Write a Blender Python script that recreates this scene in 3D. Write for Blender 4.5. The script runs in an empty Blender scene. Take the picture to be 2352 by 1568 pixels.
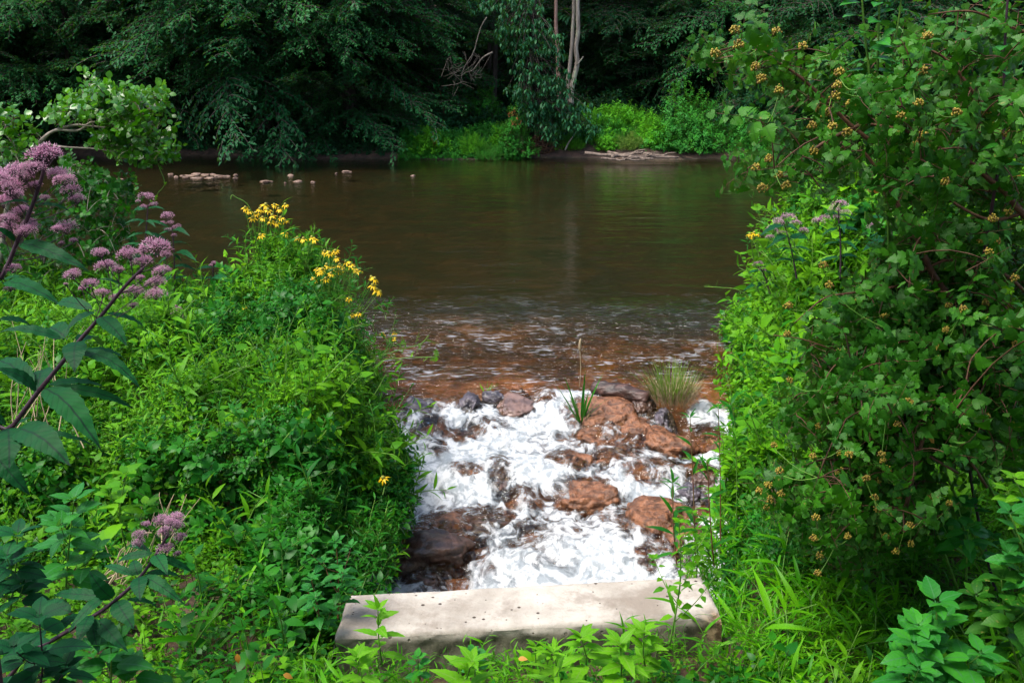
import bpy, math
import numpy as np
from math import radians, sin, cos, pi

# ------------------------------------------------------------------ camera, sky, sun
C = bpy.context.scene.collection
S = bpy.context.scene
CAMZ, PITCH, F, CX, CY = 2.7, radians(16.0), 2287.0, 1176.0, 784.0
cam = bpy.data.objects.new('camera', bpy.data.cameras.new('camera'))
C.objects.link(cam)
cam.location = (0, 0, CAMZ)
cam.rotation_euler = (pi / 2 - PITCH, 0, 0)
cam.data.lens = 35; cam.data.sensor_width = 36
cam.data.clip_end = 600; cam.data.clip_start = 0.05
S.camera = cam
W = bpy.data.worlds.new('World'); S.world = W; W.use_nodes = True
SUN_EL, SUN_AZ = radians(62), radians(-118)      # azimuth measured from +Y towards +X
nt = W.node_tree
bg = nt.nodes['Background']
sky = nt.nodes.new('ShaderNodeTexSky'); sky.sky_type = 'NISHITA'; sky.sun_disc = False
sky.sun_elevation = SUN_EL; sky.sun_rotation = SUN_AZ
sky.air_density = 1.0; sky.dust_density = 3.0; sky.ozone_density = 0.6
nt.links.new(sky.outputs[0], bg.inputs[0]); bg.inputs[1].default_value = 0.15
sl = bpy.data.lights.new('sun', 'SUN'); sl.energy = 1.9; sl.angle = radians(24); sl.color = (1, .96, .88)
so = bpy.data.objects.new('sun', sl); C.objects.link(so)
so.rotation_euler = (pi / 2 - SUN_EL, 0, pi - SUN_AZ)
S.view_settings.view_transform = 'Standard'; S.view_settings.look = 'None'
S.view_settings.exposure = 1.4; S.view_settings.gamma = 1
S.cycles.max_bounces = 7; S.cycles.diffuse_bounces = 2; S.cycles.glossy_bounces = 3
S.cycles.transmission_bounces = 3; S.cycles.transparent_max_bounces = 8
S.cycles.caustics_reflective = False; S.cycles.caustics_refractive = False

rng = np.random.default_rng(11)

# ------------------------------------------------------------------ helpers
def ray(px, py):
    px = np.asarray(px, float); py = np.asarray(py, float)
    a = (px - CX) / F; b = (CY - py) / F
    return np.stack([a + 0 * b, cos(PITCH) + b * sin(PITCH) + 0 * a, -sin(PITCH) + b * cos(PITCH) + 0 * a], -1)
def U(px, py, Y):                     # point seen at a pixel at world distance Y
    d = ray(px, py); t = np.asarray(Y, float) / d[..., 1]
    return d * t[..., None] + np.array([0, 0, CAMZ])
def G(px, py, z):                     # point seen at a pixel on the level z
    d = ray(px, py); t = (np.asarray(z, float) - CAMZ) / d[..., 2]
    return d * t[..., None] + np.array([0, 0, CAMZ])
def nrm(v):
    return v / (np.linalg.norm(v, axis=-1, keepdims=True) + 1e-9)
def ss(a, b, x):
    t = np.clip((x - a) / (b - a), 0, 1); return t * t * (3 - 2 * t)
def _h(i, j, k, s):
    n = (i.astype(np.int64) * 374761393 + j.astype(np.int64) * 668265263 + k.astype(np.int64) * 2147483647 + s * 974711) & 0xffffffff
    n = ((n ^ (n >> 13)) * 1274126177) & 0xffffffff
    n = (n ^ (n >> 16)) & 0xffffff
    return n / float(0xffffff) * 2 - 1
def noise(x, y, z=0.0, s=0):
    x, y, z = np.broadcast_arrays(np.asarray(x, float), y, z)
    i, j, k = np.floor(x), np.floor(y), np.floor(z)
    u, v, w = x - i, y - j, z - k
    u, v, w = [t * t * (3 - 2 * t) for t in (u, v, w)]
    r = 0
    for a in (0, 1):
        for b in (0, 1):
            for c in (0, 1):
                r = r + _h(i + a, j + b, k + c, s) * (u if a else 1 - u) * (v if b else 1 - v) * (w if c else 1 - w)
    return r
def fbm(x, y, z=0.0, o=4, s=0, g=.5):
    r, a = 0, 1.0
    for q in range(o):
        r = r + a * noise(x * 2 ** q, y * 2 ** q, z * 2 ** q if not np.isscalar(z) else z, s + q * 7); a *= g
    return r
def spline(P, n):
    P = np.asarray(P, float); m = len(P)
    t = np.linspace(0, m - 1, n); i = np.minimum(t.astype(int), m - 2); f = (t - i)[:, None]
    g = lambda k: P[np.clip(k, 0, m - 1)]
    a, b, c, d = g(i - 1), g(i), g(i + 1), g(i + 2)
    return .5 * (2 * b + (c - a) * f + (2 * a - 5 * b + 4 * c - d) * f ** 2 + (3 * b - 3 * c + d - a) * f ** 3)

class Acc:                            # collects triangles into ONE mesh
    def __init__(s): s.v, s.f, s.a, s.m, s.n = [], [], [], [], 0
    def add(s, v, f, a=None, m=0):
        v = np.asarray(v, float); f = np.asarray(f, int)
        if a is None: a = np.tile([.5, .5, .5], (len(v), 1))
        s.v.append(v); s.f.append(f + s.n); s.a.append(a)
        s.m.append(np.full(len(f), m) if np.isscalar(m) else np.asarray(m)); s.n += len(v)
        return s
    def inst(s, T, pos, R, sc, rnd=None, dm=0):
        N = len(pos); k = len(T['v'])
        if N == 0: return s
        sc = np.asarray(sc, float)
        if sc.ndim == 0: sc = np.full(N, float(sc))
        if sc.ndim == 1: sc = sc[:, None, None] * np.ones((1, 1, 3))
        else: sc = sc[:, None, :]
        V = np.einsum('nij,nkj->nki', R, T['v'][None] * sc) + pos[:, None, :]
        A = np.repeat(T['a'][None], N, 0)
        if rnd is None: rnd = rng.random(N)
        A[:, :, 0] = .55 * A[:, :, 0] + .45 * rnd[:, None]
        Fc = T['f'][None] + (np.arange(N) * k)[:, None, None]
        return s.add(V.reshape(-1, 3), Fc.reshape(-1, 3), A.reshape(-1, 3), np.tile(T['m'] + dm, N))
    def tube(s, P, r, k=5, m=0, a0=.5, cap=True):
        P = np.asarray(P, float); n = len(P); r = np.broadcast_to(np.asarray(r, float), (n,))
        t = nrm(np.gradient(P, axis=0)); h = np.array([.31, .12, .94]) if abs(t[0][2]) < .9 else np.array([1, .2, 0])
        x = nrm(np.cross(t, h)); y = np.cross(t, x)
        an = np.arange(k) * 2 * pi / k
        V = P[:, None] + r[:, None, None] * (x[:, None] * np.cos(an)[None, :, None] + y[:, None] * np.sin(an)[None, :, None])
        V = V.reshape(-1, 3); f = []
        for i in range(n - 1):
            for j in range(k):
                p, q = i * k + j, i * k + (j + 1) % k
                f += [(p, q, q + k), (p, q + k, p + k)]
        if cap:
            V = np.vstack([V, P[:1], P[-1:]])
            for j in range(k):
                f += [(n * k, (j + 1) % k, j), (n * k + 1, (n - 1) * k + j, (n - 1) * k + (j + 1) % k)]
        a = np.tile([a0, .5, .5], (len(V), 1))
        return s.add(V, f, a, m)
    def T(s):
        return dict(v=np.vstack(s.v), f=np.vstack(s.f), a=np.vstack(s.a), m=np.concatenate(s.m))
    def finish(s, name, mats, parent=None, smooth=True):
        T = s.T(); v = T['v']
        if parent is not None:
            l = np.array(parent.location)
            if parent.parent is not None: l = l + np.array(parent.parent.location)
            v = v - l
        me = bpy.data.meshes.new(name); n, k = len(v), len(T['f'])
        me.vertices.add(n); me.vertices.foreach_set('co', v.astype(np.float32).ravel())
        me.loops.add(k * 3); me.loops.foreach_set('vertex_index', T['f'].astype(np.int32).ravel())
        me.polygons.add(k); me.polygons.foreach_set('loop_start', (np.arange(k) * 3).astype(np.int32))
        me.polygons.foreach_set('material_index', T['m'].astype(np.int32))
        me.polygons.foreach_set('use_smooth', np.full(k, smooth))
        at = me.attributes.new('tint', 'FLOAT_VECTOR', 'POINT'); at.data.foreach_set('vector', T['a'].astype(np.float32).ravel())
        for m in (mats if isinstance(mats, (list, tuple)) else [mats]): me.materials.append(m)
        me.update(calc_edges=True)
        o = bpy.data.objects.new(name, me); C.objects.link(o); o.parent = parent
        return o
def frames(ax, nh):
    ax = nrm(ax); s = nrm(np.cross(ax, nh)); n = np.cross(s, ax)
    return np.stack([s, ax, n], -1)
def thing(name, label, cat, loc, group=None):
    o = bpy.data.objects.new(name, None); C.objects.link(o); o.empty_display_size = .1
    o.location = [float(q) for q in loc]; return tag(o, label, cat, group)
def tag(o, label, cat, group=None, kind=None):
    o['label'] = label; o['category'] = cat
    if group: o['group'] = group
    if kind: o['kind'] = kind
    return o

# ------------------------------------------------------------------ materials
def newmat(name):
    m = bpy.data.materials.new(name); m.use_nodes = True; t = m.node_tree; t.nodes.clear()
    o = t.nodes.new('ShaderNodeOutputMaterial'); return m, t, o
def nd(t, ty, **k):
    n = t.nodes.new(ty)
    for a, b in k.items():
        if a.startswith('i_'):
            key = a[2:]; key = int(key) if key.isdigit() else key.replace('_', ' ')
            n.inputs[key].default_value = b
        else: setattr(n, a, b)
    return n
def mixc(t, f, a, b, typ='MIX'):
    n = nd(t, 'ShaderNodeMix', data_type='RGBA', blend_type=typ)
    for s, val in ((0, f), (6, a), (7, b)):
        if hasattr(val, 'is_output'): t.links.new(val, n.inputs[s])
        else: n.inputs[s].default_value = val if s == 0 else (*val[:3], 1)
    return n.outputs[2]
def mth(t, op, a, b=0, c=0):
    n = nd(t, 'ShaderNodeMath', operation=op)
    for i, val in enumerate((a, b, c)):
        if hasattr(val, 'is_output'): t.links.new(val, n.inputs[i])
        else: n.inputs[i].default_value = val
    return n.outputs[0]
def mrange(t, v, a, b, c=0., d=1.):
    n = nd(t, 'ShaderNodeMapRange', interpolation_type='SMOOTHSTEP'); t.links.new(v, n.inputs[0])
    for i, x in enumerate((a, b, c, d)): n.inputs[i + 1].default_value = x
    return n.outputs[0]
def ntex(t, sc, det=4, rough=.55, vec=None, dist=0.):
    n = nd(t, 'ShaderNodeTexNoise'); n.inputs['Scale'].default_value = sc; n.inputs['Detail'].default_value = det
    n.inputs['Roughness'].default_value = rough; n.inputs['Distortion'].default_value = dist
    if vec is not None: t.links.new(vec, n.inputs['Vector'])
    return n.outputs[0]
def leafmat(name, a, b, c=None, rough=.5, spec=.16, tr=.3, veins=0, midrib=None, spots=0):
    m, t, o = newmat(name)
    at = nd(t, 'ShaderNodeAttribute', attribute_name='tint'); sp = nd(t, 'ShaderNodeSeparateXYZ')
    t.links.new(at.outputs['Vector'], sp.inputs[0]); r, ac, al = sp.outputs
    col = mixc(t, mrange(t, r, .15, .85), a, b)
    if c is not None: col = mixc(t, mrange(t, r, .90, .95), col, c)
    g = nd(t, 'ShaderNodeNewGeometry')
    big = ntex(t, 2.2, 2, vec=g.outputs['Position'])
    col = mixc(t, mrange(t, big, .35, .65), col, mixc(t, .5, col, (a[0] * .55, a[1] * .62, a[2] * .9)))
    if midrib is not None:
        col = mixc(t, mrange(t, ac, .10, .03), col, midrib)
    hgt = None
    if veins:
        ph = mth(t, 'SUBTRACT', mth(t, 'MULTIPLY', al, veins), mth(t, 'MULTIPLY', ac, veins * .22))
        w = mth(t, 'POWER', mth(t, 'ABSOLUTE', mth(t, 'SINE', ph)), .5)
        col = mixc(t, mth(t, 'MULTIPLY', mth(t, 'SUBTRACT', 1, w), .4), col, midrib or (a[0] * 1.4, a[1] * 1.3, a[2]))
        hgt = w
    # undersides paler
    col = mixc(t, g.outputs['Backfacing'], col, mixc(t, .35, col, (.10, .24, .05)))
    if spots:
        col = mixc(t, mth(t, 'MULTIPLY', mrange(t, ntex(t, 60, 2, vec=g.outputs['Position']), .66, .74), spots), col, (.30, .24, .06))
    p = nd(t, 'ShaderNodeBsdfPrincipled'); t.links.new(col, p.inputs['Base Color'])
    p.inputs['Roughness'].default_value = rough; p.inputs['Specular IOR Level'].default_value = spec
    if hgt is not None:
        bm = nd(t, 'ShaderNodeBump', i_Strength=.35, i_Distance=.001); t.links.new(hgt, bm.inputs['Height']); t.links.new(bm.outputs[0], p.inputs['Normal'])
    tl = nd(t, 'ShaderNodeBsdfTranslucent'); t.links.new(mixc(t, 1., col, (1.5, 1.35, .55), 'MULTIPLY'), tl.inputs[0])
    mx = nd(t, 'ShaderNodeMixShader'); mx.inputs[0].default_value = tr
    t.links.new(p.outputs[0], mx.inputs[1]); t.links.new(tl.outputs[0], mx.inputs[2]); t.links.new(mx.outputs[0], o.inputs[0])
    return m
def plain(name, a, b, sc=8, rough=.7, spec=.3, bump=0., bd=.01, det=5, stretch=None, c=None):
    m, t, o = newmat(name); tc = nd(t, 'ShaderNodeTexCoord'); v = tc.outputs['Object']
    if stretch:
        mp = nd(t, 'ShaderNodeMapping'); mp.inputs['Scale'].default_value = stretch; t.links.new(v, mp.inputs[0]); v = mp.outputs[0]
    n = ntex(t, sc, det, vec=v); col = mixc(t, mrange(t, n, .35, .65), a, b)
    if c is not None: col = mixc(t, mrange(t, ntex(t, sc * .37, 3, vec=v), .55, .66), col, c)
    p = nd(t, 'ShaderNodeBsdfPrincipled'); t.links.new(col, p.inputs['Base Color'])
    p.inputs['Roughness'].default_value = rough; p.inputs['Specular IOR Level'].default_value = spec
    if bump:
        bm = nd(t, 'ShaderNodeBump', i_Strength=bump, i_Distance=bd); t.links.new(n, bm.inputs['Height']); t.links.new(bm.outputs[0], p.inputs['Normal'])
    t.links.new(p.outputs[0], o.inputs[0]); return m

M = {}
M['cover'] = leafmat('cover_leaf', (.048, .22, .004), (.155, .40, .007), (.32, .34, .03), tr=.36)
M['cover_cool'] = leafmat('cool_leaf', (.010, .105, .008), (.034, .21, .010), tr=.32, rough=.38)
M['grass'] = leafmat('grass_leaf', (.045, .25, .004), (.14, .42, .006), (.34, .30, .05), tr=.4, rough=.4)
M['nine'] = leafmat('ninebark_leaf', (.012, .095, .004), (.050, .215, .007), (.20, .24, .03), tr=.26, rough=.46, spec=.22, veins=26, midrib=(.03, .13, .01), spots=.5)
M['joe'] = leafmat('joe_pye_leaf', (.004, .070, .018), (.012, .120, .026), tr=.22, rough=.55, spec=.13, veins=34, midrib=(.007, .035, .018))
M['jewel'] = leafmat('jewelweed_leaf', (.018, .17, .020), (.050, .29, .020), tr=.3, rough=.4, veins=20, midrib=(.05, .20, .06))
M['bright'] = leafmat('bright_leaf', (.10, .36, .006), (.19, .50, .008), (.36, .44, .03), tr=.42, veins=22, midrib=(.18, .36, .05))
M['alder'] = leafmat('alder_leaf', (.030, .155, .004), (.085, .29, .007), tr=.34, rough=.3, spec=.55)
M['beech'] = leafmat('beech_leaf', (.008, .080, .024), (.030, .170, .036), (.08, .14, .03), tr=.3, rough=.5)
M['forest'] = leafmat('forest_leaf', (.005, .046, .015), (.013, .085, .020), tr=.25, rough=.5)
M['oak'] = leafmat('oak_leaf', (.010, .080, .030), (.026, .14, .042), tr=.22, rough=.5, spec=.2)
M['bankb'] = leafmat('bank_bright_leaf', (.055, .28, .010), (.13, .44, .014), tr=.4)
M['bankm'] = leafmat('bank_leaf', (.024, .19, .022), (.062, .32, .026), tr=.35)
M['yellowgrass'] = leafmat('bank_grass', (.10, .22, .03), (.19, .28, .05), tr=.35)
M['rustleaf'] = leafmat('rust_leaf', (.30, .07, .03), (.42, .16, .06), tr=.3)
M['stem'] = plain('green_stem', (.06, .17, .02), (.12, .24, .03), 20, .5)
M['redstem'] = plain('red_stem', (.16, .04, .03), (.13, .10, .03), 9, .5)
M['joestem'] = plain('purple_stem', (.035, .018, .030), (.06, .028, .045), 30, .5)
M['twig'] = plain('brown_twig', (.055, .024, .012), (.11, .055, .03), 30, .7, bump=.5)
M['greytwig'] = plain('grey_twig', (.16, .14, .115), (.28, .25, .21), 30, .8)
M['drift'] = plain('driftwood_grey', (.085, .062, .050), (.19, .145, .115), 12, .85)
M['deadgrey'] = plain('dead_branch_bark', (.055, .045, .035), (.13, .115, .095), 12, .85)
M['straw'] = plain('dry_straw', (.26, .20, .12), (.42, .33, .20), 14, .7)
M['bark'] = plain('bark', (.030, .024, .020), (.075, .060, .050), 7, .9, bump=.8, stretch=(3, 3, .6), bd=.03)
M['paleb'] = plain('pale_bark', (.20, .165, .135), (.34, .30, .25), 6, .9, bump=.6, stretch=(3, 3, .5), c=(.42, .46, .30), bd=.02)
M['pinkb'] = plain('pinkish_bark', (.22, .13, .10), (.34, .22, .18), 6, .9, bump=.5, stretch=(3, 3, .4), bd=.02)
def petmat(name, a, b, tr=.3):
    m, t, o = newmat(name); at = nd(t, 'ShaderNodeAttribute', attribute_name='tint'); sp = nd(t, 'ShaderNodeSeparateXYZ')
    t.links.new(at.outputs['Vector'], sp.inputs[0]); col = mixc(t, sp.outputs[0], a, b)
    p = nd(t, 'ShaderNodeBsdfPrincipled', i_Roughness=.6); t.links.new(col, p.inputs['Base Color'])
    tl = nd(t, 'ShaderNodeBsdfTranslucent'); t.links.new(col, tl.inputs[0]); mx = nd(t, 'ShaderNodeMixShader'); mx.inputs[0].default_value = tr
    t.links.new(p.outputs[0], mx.inputs[1]); t.links.new(tl.outputs[0], mx.inputs[2]); t.links.new(mx.outputs[0], o.inputs[0]); return m
M['pink'] = petmat('pink_floret', (.62, .20, .44), (.97, .74, .86), .5)
M['palepink'] = petmat('pale_pink_floret', (.70, .34, .54), (.92, .66, .80), .5)
M['yellow'] = petmat('yellow_petal', (.82, .50, .003), (.92, .66, .006), .35)
M['disc'] = petmat('flower_disc', (.24, .28, .03), (.30, .22, .03), .1)
M['seed'] = petmat('seed_capsule', (.12, .058, .008), (.36, .29, .025), .1)
M['orange'] = petmat('orange_leaf', (.40, .14, .015), (.55, .30, .03), .3)

# ------------------------------------------------------------------ leaf and sprig templates (length 1 along +Y)
def leafT(n=3, w=.42, pw=.75, fold=.25, droop=.25, jag=0., pet=0.):
    v, a = [(0, 0, 0)], [(.5, 0, 0)]
    if n == 1:
        yy = .42; z = -droop * yy ** 2
        v += [(w / 2, yy, z + fold * w / 2), (-w / 2, yy, z + fold * w / 2), (0, 1, -droop)]
        a += [(.5, 1, .5), (.5, 1, .5), (.5, 0, 1)]
        f = [(0, 1, 3), (0, 3, 2)]
    else:
        f = []
        for i in range(1, n):
            tt = i / n; hw = w / 2 * sin(pi * tt ** pw) ** .85
            if jag and i % 2: hw *= 1 - jag
            z = -droop * tt ** 2
            v += [(0, tt, z), (hw, tt - (0.02 if jag else 0), z + fold * hw - .5 * hw * hw), (-hw, tt, z + fold * hw - .5 * hw * hw)]
            a += [(.5, 0, tt), (.5, hw / w * 2, tt), (.5, hw / w * 2, tt)]
        v.append((0, 1, -droop)); a.append((.5, 0, 1)); T_ = len(v) - 1
        f += [(0, 2, 1), (0, 1, 3)]
        for i in range(n - 2):
            b, c = 1 + 3 * i, 4 + 3 * i
            f += [(b, b + 1, c + 1), (b, c + 1, c), (b, c, c + 2), (b, c + 2, b + 2)]
        b = 1 + 3 * (n - 2); f += [(b, b + 1, T_), (b, T_, b + 2)]
    v = np.array(v, float)
    if pet:
        v[:, 1] = v[:, 1] * (1 - pet) + pet; k = len(v); wv = .018
        v = np.vstack([v, [(-wv, 0, 0.0), (wv, 0, 0.0)]]); f += [(k, k + 1, 0)]; a += [(.5, 0, 0)] * 2
    return dict(v=v, f=np.array(f), a=np.array(a, float), m=np.zeros(len(f), int))
def lobedT(droop=.3, seed=0):
    q = np.random.default_rng(seed)
    half = [(.16, -.03), (.36, .06), (.47, .20), (.44, .30), (.54, .47), (.42, .47), (.31, .52), (.33, .66), (.24, .74), (.17, .90), (.07, .95)]
    out = [(0, 0)] + half + [(0, 1.06)] + [(-x, y) for x, y in half[::-1]]
    out = np.array(out); out[1:] += q.normal(0, .02, (len(out) - 1, 2))
    rib = [(0, .3), (0, .62)]
    v = np.vstack([out, rib]); n = len(out); c1, c2 = n, n + 1; f = []
    h = len(half)
    for i in range(n):
        j = (i + 1) % n
        c = c2 if (5 <= i <= n - 7) else c1
        f.append((c, i, j))
        if i == 4: f.append((c1, i + 1, c2))
        if i == n - 7: f.append((c1, c2, j))
    x, y = v[:, 0], v[:, 1]
    z = -droop * y ** 2 - .35 * np.abs(x) ** 1.5 + .12 * np.abs(x) + q.normal(0, .012, len(v))
    V = np.stack([x, y * .86 + .18, z], -1); a = np.stack([.5 + 0 * x, np.abs(x) * 2, y], -1)
    k = len(V); V = np.vstack([V, [(-.012, 0, .02), (.012, 0, .02)]]); f.append((k, k + 1, 0)); a = np.vstack([a, [(.5, 0, 0)] * 2])
    return dict(v=V, f=np.array(f), a=a, m=np.zeros(len(f), int))
L1 = leafT(1, .5, droop=.15)
LN1 = leafT(1, .22, droop=.25)
LO = leafT(3, .52, .7, droop=.3, pet=.12)
LR = leafT(4, .78, .85, droop=.15, pet=.1)
LL = leafT(4, .20, .8, droop=.45)
LG = leafT(4, .13, .75, droop=.6)
LJ = leafT(8, .56, .78, droop=.3, jag=.10, pet=.15)
LB = leafT(9, .42, .72, droop=.35, jag=.16, pet=.06)
LBN = [lobedT(d, i) for i, d in enumerate((.15, .35, .6))]

def sprig(h, n, LT, ls, k=1, elev=15, bend=.15, r=.0025, sides=3, top=.5, seed=0, t0=.15, gold=2.4, jit=.3):
    q = np.random.default_rng(seed); ac = Acc()
    t = np.linspace(0, 1, 5); an = q.random() * 6.28
    P = np.stack([bend * h * t ** 2 * cos(an), bend * h * t ** 2 * sin(an), h * t * (1 - .15 * t * bend * 3)], -1)
    ac.tube(P, r * (1 - .6 * t), sides, m=1, cap=False)
    LTs = LT if isinstance(LT, list) else [LT]
    for i in range(n):
        u = t0 + (1 - t0) * (i + 1) / n; p = np.array([np.interp(u, t, P[:, c]) for c in range(3)])
        for j in range(k):
            ph = i * gold + j * 2 * pi / k + q.normal(0, jit); e = radians(elev + 35 * u * u + q.normal(0, 14))
            ax = np.array([[cos(ph) * cos(e), sin(ph) * cos(e), sin(e)]])
            R = frames(ax, np.array([[q.normal(0, .25), q.normal(0, .25), 1]]))
            s = ls * (1 - (1 - top) * u ** 2) * q.uniform(.75, 1.15) * (.75 if u < .3 else 1)
            ac.inst(LTs[q.integers(len(LTs))], p[None], R, s, rnd=q.random(1))
    T = ac.T(); T['h'] = h; return T
def scatter(ac, Ts, pos, up, scale, spin=None, rnd=None, dm=0):
    N = len(pos); up = nrm(up); spin = rng.random(N) * 6.28 if spin is None else spin
    ref = np.where(np.abs(up[:, 2:3]) > .9, np.array([[1., 0, 0]]), np.array([[0, 0, 1.]]))
    x = nrm(np.cross(ref, up)); y = np.cross(up, x)
    c, s = np.cos(spin)[:, None], np.sin(spin)[:, None]
    X = x * c + y * s; Y = -x * s + y * c
    R = np.stack([X, Y, up], -1); pick = rng.integers(len(Ts), size=N); scale = np.broadcast_to(scale, (N,))
    if rnd is None: rnd = rng.random(N)
    for i, T in enumerate(Ts):
        k = pick == i
        ac.inst(T, pos[k], R[k], scale[k], rnd[k], dm)

SP_OV = [sprig(.16, 8, LO, .050, 1, 12, seed=i, bend=.3) for i in range(4)]           # small ovate leaves
SP_TRI = [sprig(.15, 5, LO, .052, 3, 8, seed=20 + i, bend=.4, gold=1.1) for i in range(3)]
SP_LAN = [sprig(.22, 9, LL, .075, 1, 35, seed=40 + i, bend=.3) for i in range(4)]     # willowy herb
SP_GRS = [sprig(.20, 6, LG, .11, 1, 30, seed=60 + i, bend=.5, gold=3.0) for i in range(4)]
SP_FINE = [sprig(.26, 16, LL, .042, 1, 30, seed=80 + i, bend=.2, r=.0018) for i in range(3)]
SP_JW = [sprig(.20, 7, LO, .060, 1, 5, seed=100 + i, bend=.2, top=.8) for i in range(3)]
SP_FAR = [sprig(1., 12, L1, .30, 1, 4, seed=120 + i, bend=.3, r=.006, top=.6) for i in range(4)]
SP_FARN = [sprig(1., 16, LN1, .26, 1, 40, seed=130 + i, bend=.3, r=.006, top=.7) for i in range(3)]
SP_OAK = [sprig(.5, 14, leafT(2, .36, droop=.5), .26, 1, 0, seed=140 + i, bend=.3, r=.006, t0=.5, top=.9) for i in range(3)]
SP_ALD = [sprig(.22, 9, LR, .078, 1, 20, seed=150 + i, bend=.3, r=.003, top=.8) for i in range(4)]
SP_NINE = [sprig(.22, 10, LBN, .058, 1, 0, seed=170 + i, bend=.5, r=.002, top=.55, gold=2.9) for i in range(6)]

# ------------------------------------------------------------------ lie of the land
BLK = [G(770, 1462, .4), G(1660, 1412, .4), G(1612, 1320, .4), G(800, 1362, .4)]    # corners of the block's top
YL = np.array([3.5, 4.5, 5.3, 5.8, 6.7, 7.5, 8.2, 9.5]); XL = np.array([-.66, -.68, -.70, -.62, -.86, -1.12, -1.25, -1.3])
YR = np.array([3.5, 4.5, 5.3, 6.2, 7.0, 7.8, 8.6, 9.5]); XR = np.array([.84, .95, 1.15, 1.42, 1.68, 1.86, 1.98, 2.1])
xl = lambda y: np.interp(y, YL, XL)
xr = lambda y: np.interp(y, YR, XR)
def wz(y):     # water level: a chute dropping towards the camera
    return -.40 + .13 * ss(5.3, 5.9, y) + .13 * ss(6.25, 6.65, y) + .14 * ss(7.0, 7.75, y)
def shore(x):
    return np.where(x < .3, 8.45 + .13 * np.clip(-x - 1.2, 0, 30), 9.1 + .12 * np.clip(x - 1.9, 0, 30))
def bank(x):   # far waterline
    return 26.9 + .35 * np.sin(x * .45 + 1) + .2 * np.sin(x * 1.3) + .9 * ss(-3, -9, x) + .3 * ss(3, 9, x)
def gz(x, y):
    land = .2 + .35 * np.clip(3.3 - y, 0, 3.3) + .02 * noise(x * 2, y * 2, s=3) + .25 * ss(1.8, 6, np.abs(x)) * ss(3, 5, y)
    bed_c = wz(y) - .12 + .05 * fbm(x * 3, y * 3, s=5)
    bed_r = -.09 - .33 * ss(8.5, 15, y) + .30 * ss(20, bank(x), y) + .03 * fbm(x * 1.2, y * 1.2, s=8)
    inside = ss(0, .22, np.minimum(x - xl(y) + .34, xr(y) + .30 - x)) * ss(3.80, 3.9, y + .10 * x * -1)
    ch = land * (1 - inside) + bed_c * inside
    r = ss(-.25, .15, y - shore(x))
    r = np.where((x > -1.6) & (x < 2.2), np.maximum(r, ss(8.2, 8.6, y)), r)
    z = ch * (1 - r) + bed_r * r
    far = y - bank(x)
    fz = -.12 + .42 * ss(-.3, 1.6, far) + .07 * np.clip(far - 1, 0, 12) + .55 * np.clip(far - 11, 0, 60) + .12 * noise(x * .6, y * .6, s=9)
    k = ss(-.6, .2, far)
    return z * (1 - k) + fz * k
def grid(xs, ys, zf, name, mat, extra=None):
    X, Y = np.meshgrid(xs, ys) if np.ndim(xs) == 1 else (xs, ys)
    Z = zf(X, Y); nr, nc = X.shape
    i = np.arange(nr * nc).reshape(nr, nc)
    a, b, c, d = i[:-1, :-1].ravel(), i[:-1, 1:].ravel(), i[1:, 1:].ravel(), i[1:, :-1].ravel()
    f = np.vstack([np.stack([a, b, c], -1), np.stack([a, c, d], -1)])
    A = np.stack([X * 0 + .5] * 3, -1) if extra is None else extra(X, Y, Z)
    ac = Acc().add(np.stack([X, Y, Z], -1).reshape(-1, 3), f, A.reshape(-1, 3))
    return ac.finish(name, mat)

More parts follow.
